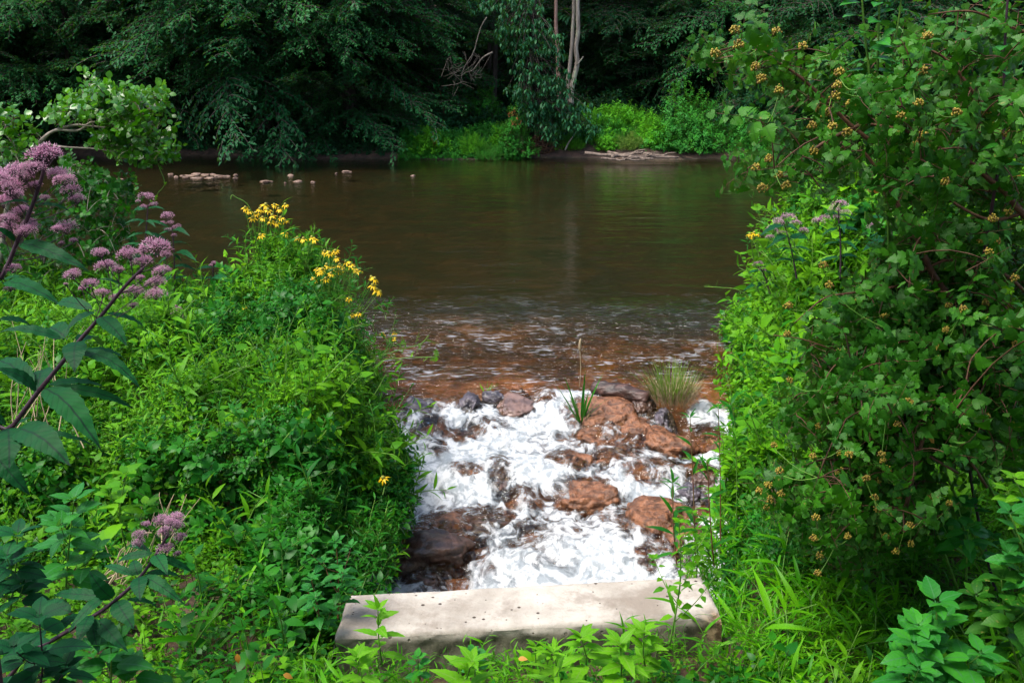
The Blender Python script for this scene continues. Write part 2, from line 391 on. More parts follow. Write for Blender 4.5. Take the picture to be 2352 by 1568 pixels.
def ground_material():
    m, t, o = newmat('ground'); g = nd(t, 'ShaderNodeNewGeometry'); P = g.outputs['Position']
    sx = nd(t, 'ShaderNodeSeparateXYZ'); t.links.new(P, sx.inputs[0])
    mp = nd(t, 'ShaderNodeMapping'); mp.inputs['Scale'].default_value = (1, .75, 1); t.links.new(P, mp.inputs[0])
    def vor(sc):
        wv = nd(t, 'ShaderNodeVectorMath', operation='ADD'); nn = nd(t, 'ShaderNodeTexNoise'); nn.inputs['Scale'].default_value = sc * 1.3
        t.links.new(mp.outputs[0], nn.inputs['Vector']); sc_ = nd(t, 'ShaderNodeVectorMath', operation='SCALE'); sc_.inputs['Scale'].default_value = .5 / sc
        t.links.new(nn.outputs['Color'], sc_.inputs[0]); t.links.new(mp.outputs[0], wv.inputs[0]); t.links.new(sc_.outputs[0], wv.inputs[1])
        v = nd(t, 'ShaderNodeTexVoronoi'); v.inputs['Scale'].default_value = sc; t.links.new(wv.outputs[0], v.inputs['Vector']); return v
    v1, v2 = vor(2.3), vor(6.)
    h1 = mrange(t, v1.outputs['Distance'], .55, .1); h2 = mrange(t, v2.outputs['Distance'], .6, .1)
    hs = mth(t, 'ADD', h1, mth(t, 'MULTIPLY', h2, .45))
    sc = nd(t, 'ShaderNodeSeparateColor'); t.links.new(v1.outputs['Color'], sc.inputs[0])
    sand = mixc(t, mrange(t, ntex(t, 1.6, 4, vec=P), .38, .62), (.34, .125, .038), (.20, .080, .032))
    stone = mixc(t, sc.outputs[0], (.44, .18, .062), (.10, .055, .034))
    deep = mixc(t, mrange(t, ntex(t, 1.1, 5, vec=P), .40, .62), (.008, .014, .005), (.024, .018, .007))
    col = mixc(t, mrange(t, hs, .3, .8), sand, stone)
    col = mixc(t, mth(t, 'MULTIPLY', mrange(t, hs, .35, .05), .6), col, (.05, .03, .018))
    # bed colour darkened further out, standing in for light lost in deeper water
    dd = mth(t, 'ADD', sx.outputs[1], mth(t, 'MULTIPLY', mth(t, 'SUBTRACT', ntex(t, .5, 3, vec=P), .5), 4.0))
    col = mixc(t, mth(t, 'MULTIPLY', mrange(t, dd, 8.9, 10.9), .95), col, deep)
    soil = mixc(t, mrange(t, ntex(t, 14, 6, vec=P), .4, .62), (.045, .026, .015), (.10, .058, .032))
    mud = mixc(t, mrange(t, ntex(t, 5, 6, vec=P), .4, .62), (.030, .017, .012), (.070, .038, .026))
    litter = mixc(t, mrange(t, ntex(t, 3, 6, vec=P), .4, .62), (.010, .010, .006), (.022, .018, .010))
    land = mixc(t, mrange(t, sx.outputs[1], 20, 24), soil, mixc(t, mrange(t, sx.outputs[1], 28.5, 30.5), mud, litter))
    wet = mrange(t, sx.outputs[2], .0, .05)
    isch = mth(t, 'LESS_THAN', sx.outputs[1], 8.0)
    lvl = mrange(t, sx.outputs[2], -.02, .06)
    col = mixc(t, lvl, col, land)
    p = nd(t, 'ShaderNodeBsdfPrincipled', i_Roughness=.8); t.links.new(col, p.inputs['Base Color'])
    hh = mth(t, 'ADD', hs, mth(t, 'MULTIPLY', ntex(t, 30, 5, vec=P), .6))
    bm = nd(t, 'ShaderNodeBump', i_Strength=.8, i_Distance=.03); t.links.new(hh, bm.inputs['Height']); t.links.new(bm.outputs[0], p.inputs['Normal'])
    t.links.new(p.outputs[0], o.inputs[0]); return m
xs = np.concatenate([-np.geomspace(150, 4, 60), np.arange(-3.96, 4, .035), np.geomspace(4, 150, 60)])
ys = np.concatenate([np.linspace(-60, -1, 12), np.arange(-.9, 10, .04), np.geomspace(10, 25.5, 60)[1:], np.arange(25.6, 33, .1), np.geomspace(33, 160, 40)[1:]])
gr = grid(xs, ys, gz, 'ground', ground_material()); gr['kind'] = 'structure'

# ------------------------------------------------------------------ rapids: rocks first (they shape the water)
def pz(px, py):                       # pixel -> point on the chute's water surface
    p = G(px, py, -.2)
    for _ in range(6): p = G(px, py, float(wz(p[1])))
    return p
# px, py, width px, height px, rise, colour, label
CREST = G([880, 940, 1000, 1090, 1180, 1250, 1350, 1395, 1480, 1560, 1600, 1690], [948, 950, 932, 940, 934, 912, 903, 935, 955, 965, 925, 945], -.06)
ROCKS = [
 (1400, 950, 190, 62, .088, 'r', 'broad orange brown boulder just below the dark log'),
 (1385, 1000, 120, 40, .03, 'r', 'wet reddish rock under the reed tuft'),
 (1535, 1015, 120, 60, .082, 'r', 'rounded orange rock right of the grassy tussock base'),
 (1625, 1010, 90, 50, .05, 'r', 'brown rock at the foot of the small right-hand fall'),
 (1420, 1045, 110, 40, .04, 'r', 'flat reddish slab in the middle of the rapids'),
 (1500, 1075, 130, 50, .04, 'r', 'long russet ledge stone left of the right bank'),
 (1310, 1055, 100, 46, .04, 'r', 'slanting brown rock breaking the white water'),
 (1345, 1145, 165, 58, .105, 'r', 'humped orange brown boulder above the lower pool'),
 (1200, 1155, 90, 46, .05, 'r', 'small brown hump left of the big orange boulder'),
 (1495, 1192, 210, 70, .085, 'r', 'low brown ledge of the lower step on the right'),
 (1560, 1230, 130, 60, .04, 'r', 'muddy brown rock beside the thin stalks'),
 (1110, 1185, 140, 50, .03, 'd', 'dark flat stone ending the left channel'),
 (1005, 1250, 190, 95, .082, 'd', 'large smooth dark brown slab at the lower left of the pool'),
 (990, 985, 70, 34, .05, 'r', 'orange cobble beside the left bank'),
 (965, 1005, 66, 30, .04, 'd', 'dark flat cobble beside the left bank'),
 (1050, 1005, 80, 26, .03, 'r', 'thin tan stone awash near the left bank'),
 (1000, 1035, 60, 40, .04, 'r', 'brown rock touching the left bank plants'),
 (1440, 1000, 170, 60, .04, 'r', 'broad wet brown slab under the log and boulder at the upper right'),
 (1600, 1170, 110, 60, .05, 'r', 'brown ledge stone at the right end of the lower step'),
 (1040, 1200, 150, 60, .03, 'r', 'wet brown shelf of rock slanting off the left bank'),
 (955, 1310, 130, 70, .03, 'd', 'dark flat shelf at the left end of the concrete block'),
 (1120, 985, 100, 30, .03, 'r', 'brown rock showing through foam at the upper left'),
 (1075, 1080, 90, 26, .02, 'r', 'thin ledge in the left channel'),
 (1145, 1075, 60, 56, .02, 'd', 'grey brown stone under a dark gap in the foam'),
 (965, 930, 95, 34, .07, 'g', 'dark grey rock at the crest beside the left bank'),
 (1078, 925, 56, 42, .09, 'g', 'angular purple grey rock on the crest'),
 (1185, 930, 85, 44, .06, 'p', 'pinkish grey slab on the crest in the middle'),
 (1140, 912, 60, 20, .05, 'g', 'small dark stone on the crest behind the grey slab'),
 (1195, 893, 40, 14, .04, 'r', 'rounded pebble upstream of the crest'),
 (1250, 915, 60, 24, .03, 'r', 'orange stone at the crest left of the reed tuft'),
 (1520, 958, 56, 44, .11, 'g', 'rounded blue black rock below the grassy tussock'),
 (1480, 938, 56, 30, .08, 'd', 'dark brown rock between the log and the tussock'),
 (1430, 1035, 70, 20, .05, 'd', 'sharp dark rock in the middle right of the rapids'),
 (1610, 1100, 70, 50, .10, 'd', 'dark brown rock by the right bank stems'),
 (1585, 1125, 60, 40, .07, 'g', 'black wet rock by the right bank stems'),
 (1500, 1280, 90, 50, .03, 'd', 'dark rock just behind the right end of the concrete block'),
]
M['rock_r'] = plain('orange_rock', (.085, .036, .018), (.25, .105, .050), 20, .42, .45, bump=1., bd=.035, det=12, c=(.06, .032, .02))
M['rock_d'] = plain('dark_rock', (.045, .028, .023), (.11, .058, .040), 14, .4, .5, bump=1., bd=.02)
M['rock_g'] = plain('grey_rock', (.035, .032, .042), (.11, .095, .115), 16, .4, .5, bump=1., bd=.02)
M['rock_p'] = plain('pink_rock', (.10, .065, .060), (.20, .125, .105), 9, .4, .5, bump=.7, bd=.012)
_t = (1 + 5 ** .5) / 2
def icos(n):
    v = nrm(np.array([(-1, _t, 0), (1, _t, 0), (-1, -_t, 0), (1, -_t, 0), (0, -1, _t), (0, 1, _t), (0, -1, -_t), (0, 1, -_t), (_t, 0, -1), (_t, 0, 1), (-_t, 0, -1), (-_t, 0, 1)]))
    f = np.array([(0, 11, 5), (0, 5, 1), (0, 1, 7), (0, 7, 10), (0, 10, 11), (1, 5, 9), (5, 11, 4), (11, 10, 2), (10, 7, 6), (7, 1, 8), (3, 9, 4), (3, 4, 2), (3, 2, 6), (3, 6, 8), (3, 8, 9), (4, 9, 5), (2, 4, 11), (6, 2, 10), (8, 6, 7), (9, 8, 1)])
    for _ in range(n):
        e = np.vstack([f[:, [0, 1]], f[:, [1, 2]], f[:, [2, 0]]]); e.sort(axis=1)
        u, inv = np.unique(e, axis=0, return_inverse=True); inv = inv.ravel()
        mid = nrm(v[u[:, 0]] + v[u[:, 1]]); k = len(v); v = np.vstack([v, mid]); m = len(f)
        a, b, c = k + inv[:m], k + inv[m:2 * m], k + inv[2 * m:]
        f = np.vstack([np.stack([f[:, 0], a, c], -1), np.stack([f[:, 1], b, a], -1), np.stack([f[:, 2], c, b], -1), np.stack([a, b, c], -1)])
    return v, f
ICO, ICOF = icos(4); ICO2, ICOF2 = icos(2)
def rock_mesh(c, rx, ry, rz, seed, ang=0., hi=True, rough=.22):
    v, f = (ICO, ICOF) if hi else (ICO2, ICOF2); v = v @ np.linalg.qr(np.random.default_rng(seed).normal(0, 1, (3, 3)))[0]
    n1 = fbm(v[:, 0] * 1.3 + seed, v[:, 1] * 1.3, v[:, 2] * 1.3, 4, seed)
    fl = np.abs(v) ** .75 * np.sign(v); fl = fl / np.abs(fl).max()
    fac = np.random.default_rng(seed + 5).normal(0, 1, (9, 3)); fac /= np.linalg.norm(fac, axis=1, keepdims=True)
    ch = np.maximum((fl @ fac.T - .66), 0).max(1)                # split faces knocked off the stone
    fl = fl * (1 - .62 * ch)[:, None]; n2 = fbm(v[:, 0] * 6 + seed, v[:, 1] * 6, v[:, 2] * 6, 3, seed)
    p = fl * (1 + rough * n1 + .07 * n2)[:, None] * np.array([rx, ry, rz])
    ca, sa = cos(ang), sin(ang)
    p = np.stack([p[:, 0] * ca - p[:, 1] * sa, p[:, 0] * sa + p[:, 1] * ca, p[:, 2]], -1)
    return Acc().add(p + np.array(c), f)
rockinfo = []
for i, (px, py, w, h, rise, cl, lab) in enumerate(ROCKS):
    p = pz(px, py); d = np.linalg.norm(p - [0, 0, CAMZ]); el = math.asin((CAMZ - p[2]) / d)
    rx = w / F * d / 2 * 1.12; ry = max(h / F * d / sin(el) / 2 * .95, rx * .5)
    an = rng.normal(0, .25)
    rockinfo.append((p[0], p[1], rx, ry, rise, cl))
    rz = (rise * .62 if cl in 'rd' and rise < .08 else rise * 1.0) + .10
    o = rock_mesh((p[0], p[1], p[2] - .10), rx, ry, rz, 31 + i, an).finish('rock', M['rock_' + cl])
    tag(o, lab, 'rock', 'rocks in the rapids')

# ------------------------------------------------------------------ water of the rapids
CALM = [(985, 1290, 210, 150, .9), (1100, 1215, 120, 60, .6), (1240, 1205, 160, 55, .5), (1160, 1110, 60, 70, .55), (1560, 1260, 120, 160, .8), (1500, 1215, 280, 70, .75),
        (1020, 1150, 60, 30, .35), (1430, 1020, 300, 110, .55), (1000, 1330, 170, 60, .6), (1620, 1170, 90, 70, .6), (1230, 1290, 60, 26, .35), (1110, 1300, 70, 26, .3),
        (1470, 990, 200, 60, .35), (940, 960, 90, 60, .5), (1330, 1215, 90, 30, .35), (1180, 1340, 60, 30, .35)]
calmw = []
for (px, py, w, h, a) in CALM:
    p = pz(px, py); d = np.linalg.norm(p - [0, 0, CAMZ]); el = math.asin((CAMZ - p[2]) / d)
    calmw.append((p[0], p[1], w / F * d / 2, h / F * d / sin(el) / 2, a))
def rap_fields(X, Y):
    cy_ = np.interp(X, CREST[:, 0], CREST[:, 1]); k = 1 - ss(cy_ - .05, cy_ + .25, Y)                                # churned below the crest only
    wx = X + .10 * fbm(X * 2.6, Y * 1.8, s=21); wy = Y + .16 * fbm(X * 2.6, Y * 1.8, s=22)
    n1 = fbm(wx * 3.6, wy * 2.6, s=31, o=4, g=.5)
    n2 = 1 - np.abs(fbm(wx * 9, wy * 6, s=41, o=4, g=.55)) * 1.7
    calm = 0 * X; bump = 0 * X
    for (cx, cy, rx, ry, a) in calmw:
        r2 = ((X - cx) / rx) ** 2 + ((Y - cy) / ry) ** 2; calm = np.maximum(calm, a * np.exp(-r2 ** 1.5))
    for (cx, cy, rx, ry, rise, cl) in rockinfo:
        r2 = ((X - cx) / rx) ** 2 + ((Y - cy) / ry) ** 2
        calm = np.maximum(calm, .88 * np.exp(-(r2 * .85) ** 3))
        bump = np.maximum(bump, (rise * (.85 if cl in 'rd' and rise < .08 else .3)) * np.exp(-r2 * 1.0))
    Z = wz(Y) + k * (.026 * n1 + .009 * n2) + bump * k
    Z = Z + (1 - k) * .006 * fbm(X * 9, Y * 12, s=51) * ss(8.4, 8.1, Y) - .012 * ss(8.2, 8.45, Y) * 0
    edge = ss(-.25, .0, np.minimum(X - xl(Y), xr(Y) - X))
    foam = (.98 + .24 * n1 + .14 * (n2 - .5) - .85 * calm) 
    crest = ss(.06, -.16, Y - cy_ + .09 * fbm(X * 5, Y * 3, s=61))
    foam = foam * crest - .25 * (1 - edge)
    return Z, foam
def rap_z(X, Y): return rap_fields(X, Y)[0]
def rap_a(X, Y, Z):
    _, foam = rap_fields(X, Y); return np.stack([foam, X * 0, X * 0], -1)
def water_material(name, foam):
    m, t, o = newmat(name); g = nd(t, 'ShaderNodeNewGeometry'); P = g.outputs['Position']
    sx = nd(t, 'ShaderNodeSeparateXYZ'); t.links.new(P, sx.inputs[0])
    def mp(s):
        q = nd(t, 'ShaderNodeMapping'); q.inputs['Scale'].default_value = s; t.links.new(P, q.inputs[0]); return q.outputs[0]
    w1 = ntex(t, 1, 3, .5, mp((8, 15, 1)), .6); w2 = ntex(t, 1, 3, .5, mp((1.1, 2.6, 1)), .4); w3 = ntex(t, 1, 2, .5, mp((26, 34, 1)))
    near = mrange(t, sx.outputs[1], 11.5, 8.6)              # livelier as it gathers speed towards the crest
    h = mth(t, 'ADD', mth(t, 'MULTIPLY', w1, mth(t, 'ADD', .08, mth(t, 'MULTIPLY', near, 1.3 if foam else 3.2))), mth(t, 'MULTIPLY', w2, .30))
    h = mth(t, 'ADD', h, mth(t, 'MULTIPLY', w3, mth(t, 'MULTIPLY', near, .2 if foam else .55)))
    bm = nd(t, 'ShaderNodeBump', i_Strength=1.0, i_Distance=.055); t.links.new(h, bm.inputs['Height'])
    gl = nd(t, 'ShaderNodeBsdfGlossy', i_Roughness=.06); t.links.new(bm.outputs[0], gl.inputs['Normal'])
    gl.inputs['Color'].default_value = (1, 1, 1, 1)
    tr = nd(t, 'ShaderNodeBsdfTransparent'); tr.inputs[0].default_value = (.80, .73, .58, 1) if foam else (.64, .61, .44, 1)
    fr = nd(t, 'ShaderNodeFresnel', i_IOR=1.33); t.links.new(bm.outputs[0], fr.inputs['Normal'])
    mx = nd(t, 'ShaderNodeMixShader'); t.links.new(fr.outputs[0], mx.inputs[0]); t.links.new(tr.outputs[0], mx.inputs[1]); t.links.new(gl.outputs[0], mx.inputs[2])
    out = mx.outputs[0]
    # pale flecks painted for sky glints and froth where the current quickens
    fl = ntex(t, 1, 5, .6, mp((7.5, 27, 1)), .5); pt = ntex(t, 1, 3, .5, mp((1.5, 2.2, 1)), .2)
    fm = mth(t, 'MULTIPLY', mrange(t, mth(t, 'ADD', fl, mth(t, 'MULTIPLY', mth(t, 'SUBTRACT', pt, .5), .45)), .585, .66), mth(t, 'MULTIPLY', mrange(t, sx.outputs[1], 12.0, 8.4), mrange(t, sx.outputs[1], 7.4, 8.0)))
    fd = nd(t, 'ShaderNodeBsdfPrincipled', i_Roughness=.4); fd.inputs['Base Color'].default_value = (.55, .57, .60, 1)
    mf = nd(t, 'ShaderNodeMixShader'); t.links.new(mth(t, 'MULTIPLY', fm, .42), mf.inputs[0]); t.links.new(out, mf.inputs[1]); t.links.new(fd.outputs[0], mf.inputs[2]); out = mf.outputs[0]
    if foam:
        at = nd(t, 'ShaderNodeAttribute', attribute_name='tint'); sp = nd(t, 'ShaderNodeSeparateXYZ'); t.links.new(at.outputs['Vector'], sp.inputs[0])
        f1 = ntex(t, 1, 7, .58, mp((8.5, 6.5, 8)), 1.5); f2 = ntex(t, 1, 6, .65, mp((34, 26, 30)), .8)
        fac = mth(t, 'ADD', sp.outputs[0], mth(t, 'ADD', mth(t, 'MULTIPLY', mth(t, 'SUBTRACT', f1, .5), 1.5), mth(t, 'MULTIPLY', mth(t, 'SUBTRACT', f2, .5), .45)))
        fac = mrange(t, fac, .16, .92)
        fb = nd(t, 'ShaderNodeBump', i_Strength=.8, i_Distance=.02); t.links.new(mth(t, 'ADD', f1, mth(t, 'MULTIPLY', f2, .3)), fb.inputs['Height'])
        df = nd(t, 'ShaderNodeBsdfPrincipled', i_Roughness=.5); t.links.new(mixc(t, mrange(t, mth(t, 'ADD', f1, mth(t, 'MULTIPLY', mth(t, 'SUBTRACT', f2, .5), .6)), .40, .60), (.34, .39, .43), (.76, .79, .82)), df.inputs['Base Color']); t.links.new(fb.outputs[0], df.inputs['Normal'])
        tl = nd(t, 'ShaderNodeBsdfTranslucent'); tl.inputs[0].default_value = (.70, .74, .80, 1)
        m1 = nd(t, 'ShaderNodeMixShader'); m1.inputs[0].default_value = .25; t.links.new(df.outputs[0], m1.inputs[1]); t.links.new(tl.outputs[0], m1.inputs[2])
        m2 = nd(t, 'ShaderNodeMixShader'); t.links.new(fac, m2.inputs[0]); t.links.new(out, m2.inputs[1]); t.links.new(m1.outputs[0], m2.inputs[2]); out = m2.outputs[0]
    t.links.new(out, o.inputs[0]); return m
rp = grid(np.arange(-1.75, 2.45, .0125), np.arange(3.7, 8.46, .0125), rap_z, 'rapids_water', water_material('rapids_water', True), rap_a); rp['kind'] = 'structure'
yy = np.geomspace(8.45, 30, 420); uu = np.linspace(-1.25, 1.25, 620)
Yg = np.repeat(yy[:, None], len(uu), 1); Xg = uu[None] * Yg * 1.0
def riv_z(X, Y):
    a = ss(8.45, 9.0, Y)
    z = a * (.010 * fbm(X * 4.0, Y * 7.0, s=71, o=3) * (1 - ss(9, 13, Y)) + .004 * fbm(X * 1.2, Y * 3, s=75, o=2))
    return z * np.clip(1 - ss(14, 20, Y) * .8, 0, 1)
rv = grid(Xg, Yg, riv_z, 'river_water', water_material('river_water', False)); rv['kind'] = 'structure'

# ------------------------------------------------------------------ concrete block
def concrete():
    m, t, o = newmat('weathered_concrete'); tc = nd(t, 'ShaderNodeTexCoord'); P = tc.outputs['Object']; g = nd(t, 'ShaderNodeNewGeometry')
    at = nd(t, 'ShaderNodeAttribute', attribute_name='tint'); sp = nd(t, 'ShaderNodeSeparateXYZ'); t.links.new(at.outputs['Vector'], sp.inputs[0])
    col = mixc(t, mrange(t, ntex(t, 3.5, 6, .6, P), .36, .66), (.33, .295, .25), (.50, .46, .405))
    col = mixc(t, mth(t, 'MULTIPLY', mrange(t, ntex(t, 2.2, 6, .68, P), .50, .64), .75), col, (.21, .17, .135))
    col = mixc(t, mth(t, 'MULTIPLY', mrange(t, ntex(t, 40, 5, .7, P), .55, .68), .35), col, (.23, .19, .15))
    v = nd(t, 'ShaderNodeTexVoronoi'); v.inputs['Scale'].default_value = 26; t.links.new(P, v.inputs['Vector']); v.inputs['Randomness'].default_value = 1
    sc = nd(t, 'ShaderNodeSeparateColor'); t.links.new(v.outputs['Color'], sc.inputs[0])
    pit = mth(t, 'MULTIPLY', mrange(t, v.outputs['Distance'], .24, .15), mth(t, 'GREATER_THAN', sc.outputs[0], .80))
    v2 = nd(t, 'ShaderNodeTexVoronoi'); v2.inputs['Scale'].default_value = 44; t.links.new(P, v2.inputs['Vector'])
    s2 = nd(t, 'ShaderNodeSeparateColor'); t.links.new(v2.outputs['Color'], s2.inputs[0])
    pit2 = mth(t, 'MULTIPLY', mrange(t, v2.outputs['Distance'], .2, .12), mth(t, 'GREATER_THAN', s2.outputs[0], .9)); pit = mth(t, 'MAXIMUM', pit, pit2)
    col = mixc(t, pit, col, (.06, .04, .03))
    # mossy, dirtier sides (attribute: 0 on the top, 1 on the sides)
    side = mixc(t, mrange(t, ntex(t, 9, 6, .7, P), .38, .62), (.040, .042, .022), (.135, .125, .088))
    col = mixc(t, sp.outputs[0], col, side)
    col = mixc(t, sp.outputs[1], col, mixc(t, mrange(t, ntex(t, 25, 5, .7, P), .42, .58), (.10, .06, .03), (.36, .25, .15)))
    p = nd(t, 'ShaderNodeBsdfPrincipled', i_Roughness=.85); t.links.new(col, p.inputs['Base Color'])
    hh = mth(t, 'SUBTRACT', ntex(t, 35, 6, .7, P), mth(t, 'MULTIPLY', pit, .8)); bm = nd(t, 'ShaderNodeBump', i_Strength=.7, i_Distance=.008)
    t.links.new(hh, bm.inputs['Height']); t.links.new(bm.outputs[0], p.inputs['Normal']); t.links.new(p.outputs[0], o.inputs[0]); return m
def block():
    FL, FR, BR, BL = [np.array(q) for q in BLK]
    n, m_, k = 150, 34, 50
    ac = Acc()
    def face(fn, nu, nv, flip=False):
        u, v = np.meshgrid(np.linspace(0, 1, nu), np.linspace(0, 1, nv)); p, a = fn(u, v); i = np.arange(nu * nv).reshape(nv, nu)
        A, B, Cc, D = i[:-1, :-1].ravel(), i[:-1, 1:].ravel(), i[1:, 1:].ravel(), i[1:, :-1].ravel()
        f = np.vstack([np.stack([A, B, Cc], -1), np.stack([A, Cc, D], -1)])
        ac.add(p.reshape(-1, 3), f[:, ::-1] if flip else f, a.reshape(-1, 3))
    bl = lambda u, v: (FL * (1 - u)[..., None] + FR * u[..., None]) * (1 - v)[..., None] + (BL * (1 - u)[..., None] + BR * u[..., None]) * v[..., None]
    ctr = (FL + FR + BR + BL) / 4
    def disp(p, u, v):                    # worn, rounded arrises and chipped corner
        e = np.minimum(np.minimum(u, 1 - u) * 1.6, np.minimum(v, 1 - v) * .36)
        drop = .016 * np.exp(-(e / .010)) + .004 * fbm(p[..., 0] * 9, p[..., 1] * 9, s=3) * np.exp(-e / .02) + .0025 * fbm(p[..., 0] * 4, p[..., 1] * 4, s=5)
        chip = .05 * np.exp(-(((u - 1) * 1.6) ** 2 + (v * .36) ** 2) / .06 ** 2) * (1 + .6 * fbm(p[..., 0] * 20, p[..., 1] * 20, s=9))
        q = p.copy(); q[..., 2] -= np.abs(drop) + chip; return q, chip
    def top(u, v):
        q, chip = disp(bl(u, v), u, v)
        return q, np.stack([.35 * np.exp(-v * .36 / .012) + 0 * u, np.clip(chip * 40, 0, 1), u * 0], -1)
    face(top, 170, 60)
    def side(A, B, ua, ub, va, vb, batter):
        out = nrm(np.cross((B - A)[None], np.array([[0, 0, 1.]])))[0]
        def fn(u, v):
            P = A * (1 - u)[..., None] + B * u[..., None]; uu_ = ua + (ub - ua) * u; vv_ = va + (vb - va) * u
            q, chip = disp(P, uu_, vv_); dep = .85 * v ** 1.3
            z = q[..., 2] - dep
            off = batter * dep + (.010 * fbm(P[..., 0] * 10, z * 12, P[..., 1] * 10, 4, 13) + .012 * np.abs(noise(P[..., 0] * 5, z * 5, s=4))) * ss(0, .06, v) * 1.0
            r = P + out * off[..., None]; r[..., 2] = z
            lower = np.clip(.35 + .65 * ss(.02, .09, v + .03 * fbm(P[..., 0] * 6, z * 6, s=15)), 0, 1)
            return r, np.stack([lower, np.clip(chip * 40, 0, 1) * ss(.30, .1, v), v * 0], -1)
        return fn
    face(side(FL, FR, 0, 1, 0, 0, .10), 170, 50, True)
    face(side(FR, BR, 1, 1, 0, 1, .14), 50, 50, True)
    face(side(BR, BL, 1, 0, 1, 1, .04), 170, 50, True)
    face(side(BL, FL, 0, 0, 1, 0, .14), 50, 50, True)
    loc = ctr.copy(); loc[2] = -.4
    o = ac.finish('concrete_block', concrete())
    return tag(o, 'long weathered concrete block lying across the foot of the rapids', 'concrete block')
block()

#%%PLANTS
# ------------------------------------------------------------------ far bank: trees
def bough_template(seed, LT=L1, leaf=.031, nt=18, flat=1.0, droop=.38):
    q = np.random.default_rng(seed); ac = Acc(); t = np.linspace(0, 1, 8)
    main = np.stack([.05 * np.sin(t * 3 + seed), t, .18 * t - droop * t ** 2], -1); ac.tube(main, .007 * (1 - .8 * t), 3, 1, cap=False)
    pos, ax, nh = [], [], []
    def twig(p0, ang, L, z0):
        m = 6; s = np.linspace(0, 1, m)
        d = np.array([sin(ang), cos(ang)])
        P = np.stack([p0[0] + d[0] * L * s, p0[1] + d[1] * L * s, p0[2] + z0 * s * L - .42 * L * s ** 2], -1)
        ac.tube(P, .004 * (1 - .7 * s), 3, 1, cap=False)
        k = max(3, int(L / (leaf * .52)))
        for i in range(k):
            u = (i + .6) / k; b = np.array([np.interp(u, s, P[:, c]) for c in range(3)])
            for sd in (-1, 1):
                a = ang + sd * q.uniform(.6, 1.2)
                pos.append(b + q.normal(0, .008, 3)); ax.append((sin(a), cos(a), q.normal(-.22 - .3 * u, .2))); nh.append((q.normal(0, .3), q.normal(0, .3), 1))
    for i in range(nt):
        u = .12 + .88 * i / (nt - 1); p0 = np.array([np.interp(u, t, main[:, c]) for c in range(3)])
        sd = 1 if i % 2 else -1; L = (.52 - .36 * u) * q.uniform(.7, 1.15)
        a = sd * q.uniform(.65, 1.05) * (1.05 - .5 * u)
        twig(p0, a, L, q.normal(.12, .12))
        twig(p0 + q.normal(0, .012, 3), a * .4 + q.normal(0, .2), L * .55, q.normal(.05, .1))
    pos, ax, nh = map(np.array, (pos, ax, nh))
    ac.inst(LT, pos, frames(ax, nh), leaf * q.uniform(.7, 1.2, len(pos)))
    return ac.T()
BO = [bough_template(200 + i) for i in range(5)]
BOF = [bough_template(220 + i, leaf=.075, nt=9) for i in range(3)]
def tree(name, label, x, y, H, r, rad, mats, n, zlo, zhi, facing=-pi / 2, spread=2.2, seed=0, size=(1, 1), bt=None, lean=(0, 0), trunkmat=None, group='trees on the far bank', up=0.07, base=None, rnd=None, tiers=0):
    q = np.random.default_rng(seed); bt = bt or BO
    z0 = float(gz(np.array(x), np.array(y))) if base is None else base
    root = thing(name, label, 'tree', (x, y, z0), group)
    t = np.linspace(0, 1, 12)
    P = np.stack([x + lean[0] * t + .06 * np.sin(t * 7 + seed), y + lean[1] * t + .05 * np.sin(t * 5 + seed), z0 - .3 + (H + .3) * t], -1)
    Acc().tube(P, rad * (1 - .75 * t) + rad * .5 * np.exp(-t * 30), 9).finish('trunk', trunkmat or M['bark'], root)
    ac = Acc()
    u_ = ((np.arange(n) + q.random(n)) / n); zs = zlo + (zhi - zlo) * u_ ** 1.7
    az = facing + q.uniform(-spread, spread, n)
    if tiers: zs = np.where(zs < 7, np.round((zs - zlo) / tiers) * tiers + zlo + q.normal(0, .10, n), zs)
    # longest boughs at about a third of the height, shorter towards the top
    fr = (zs - zlo) / (H - zlo); L = r * (1 - .55 * np.clip(fr, 0, 1) ** 1.3) * q.uniform(.55, 1.1, n) * size[0]
    tt = np.clip((zs - z0) / H, 0, 1)
    pos = np.stack([x + lean[0] * tt, y + lean[1] * tt, zs], -1)
    d = np.stack([np.cos(az), np.sin(az), q.normal(up, .16, n)], -1)
    off = q.uniform(0, .35, n)[:, None] * L[:, None]; pos = pos + nrm(d) * off
    R = frames(d, np.stack([q.normal(0, .18, n), q.normal(0, .18, n), np.ones(n)], -1))
    pk = q.integers(len(bt), size=n)
    hi_ = zs > 5.5                       # coarser twigs up where only the light sees them
    for i in range(5):
        m = (pk == i) & ~hi_
        if i < len(bt): ac.inst(bt[i], pos[m], R[m], L[m])
    for i in range(3):
        m = (pk % 3 == i) & hi_; ac.inst(BOF[i], pos[m], R[m], L[m])
    ac.finish('crown', mats, root)
    return root
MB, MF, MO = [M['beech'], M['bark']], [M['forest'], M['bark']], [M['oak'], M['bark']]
def xat(px, Y): return float(U(px, 200, Y)[0])
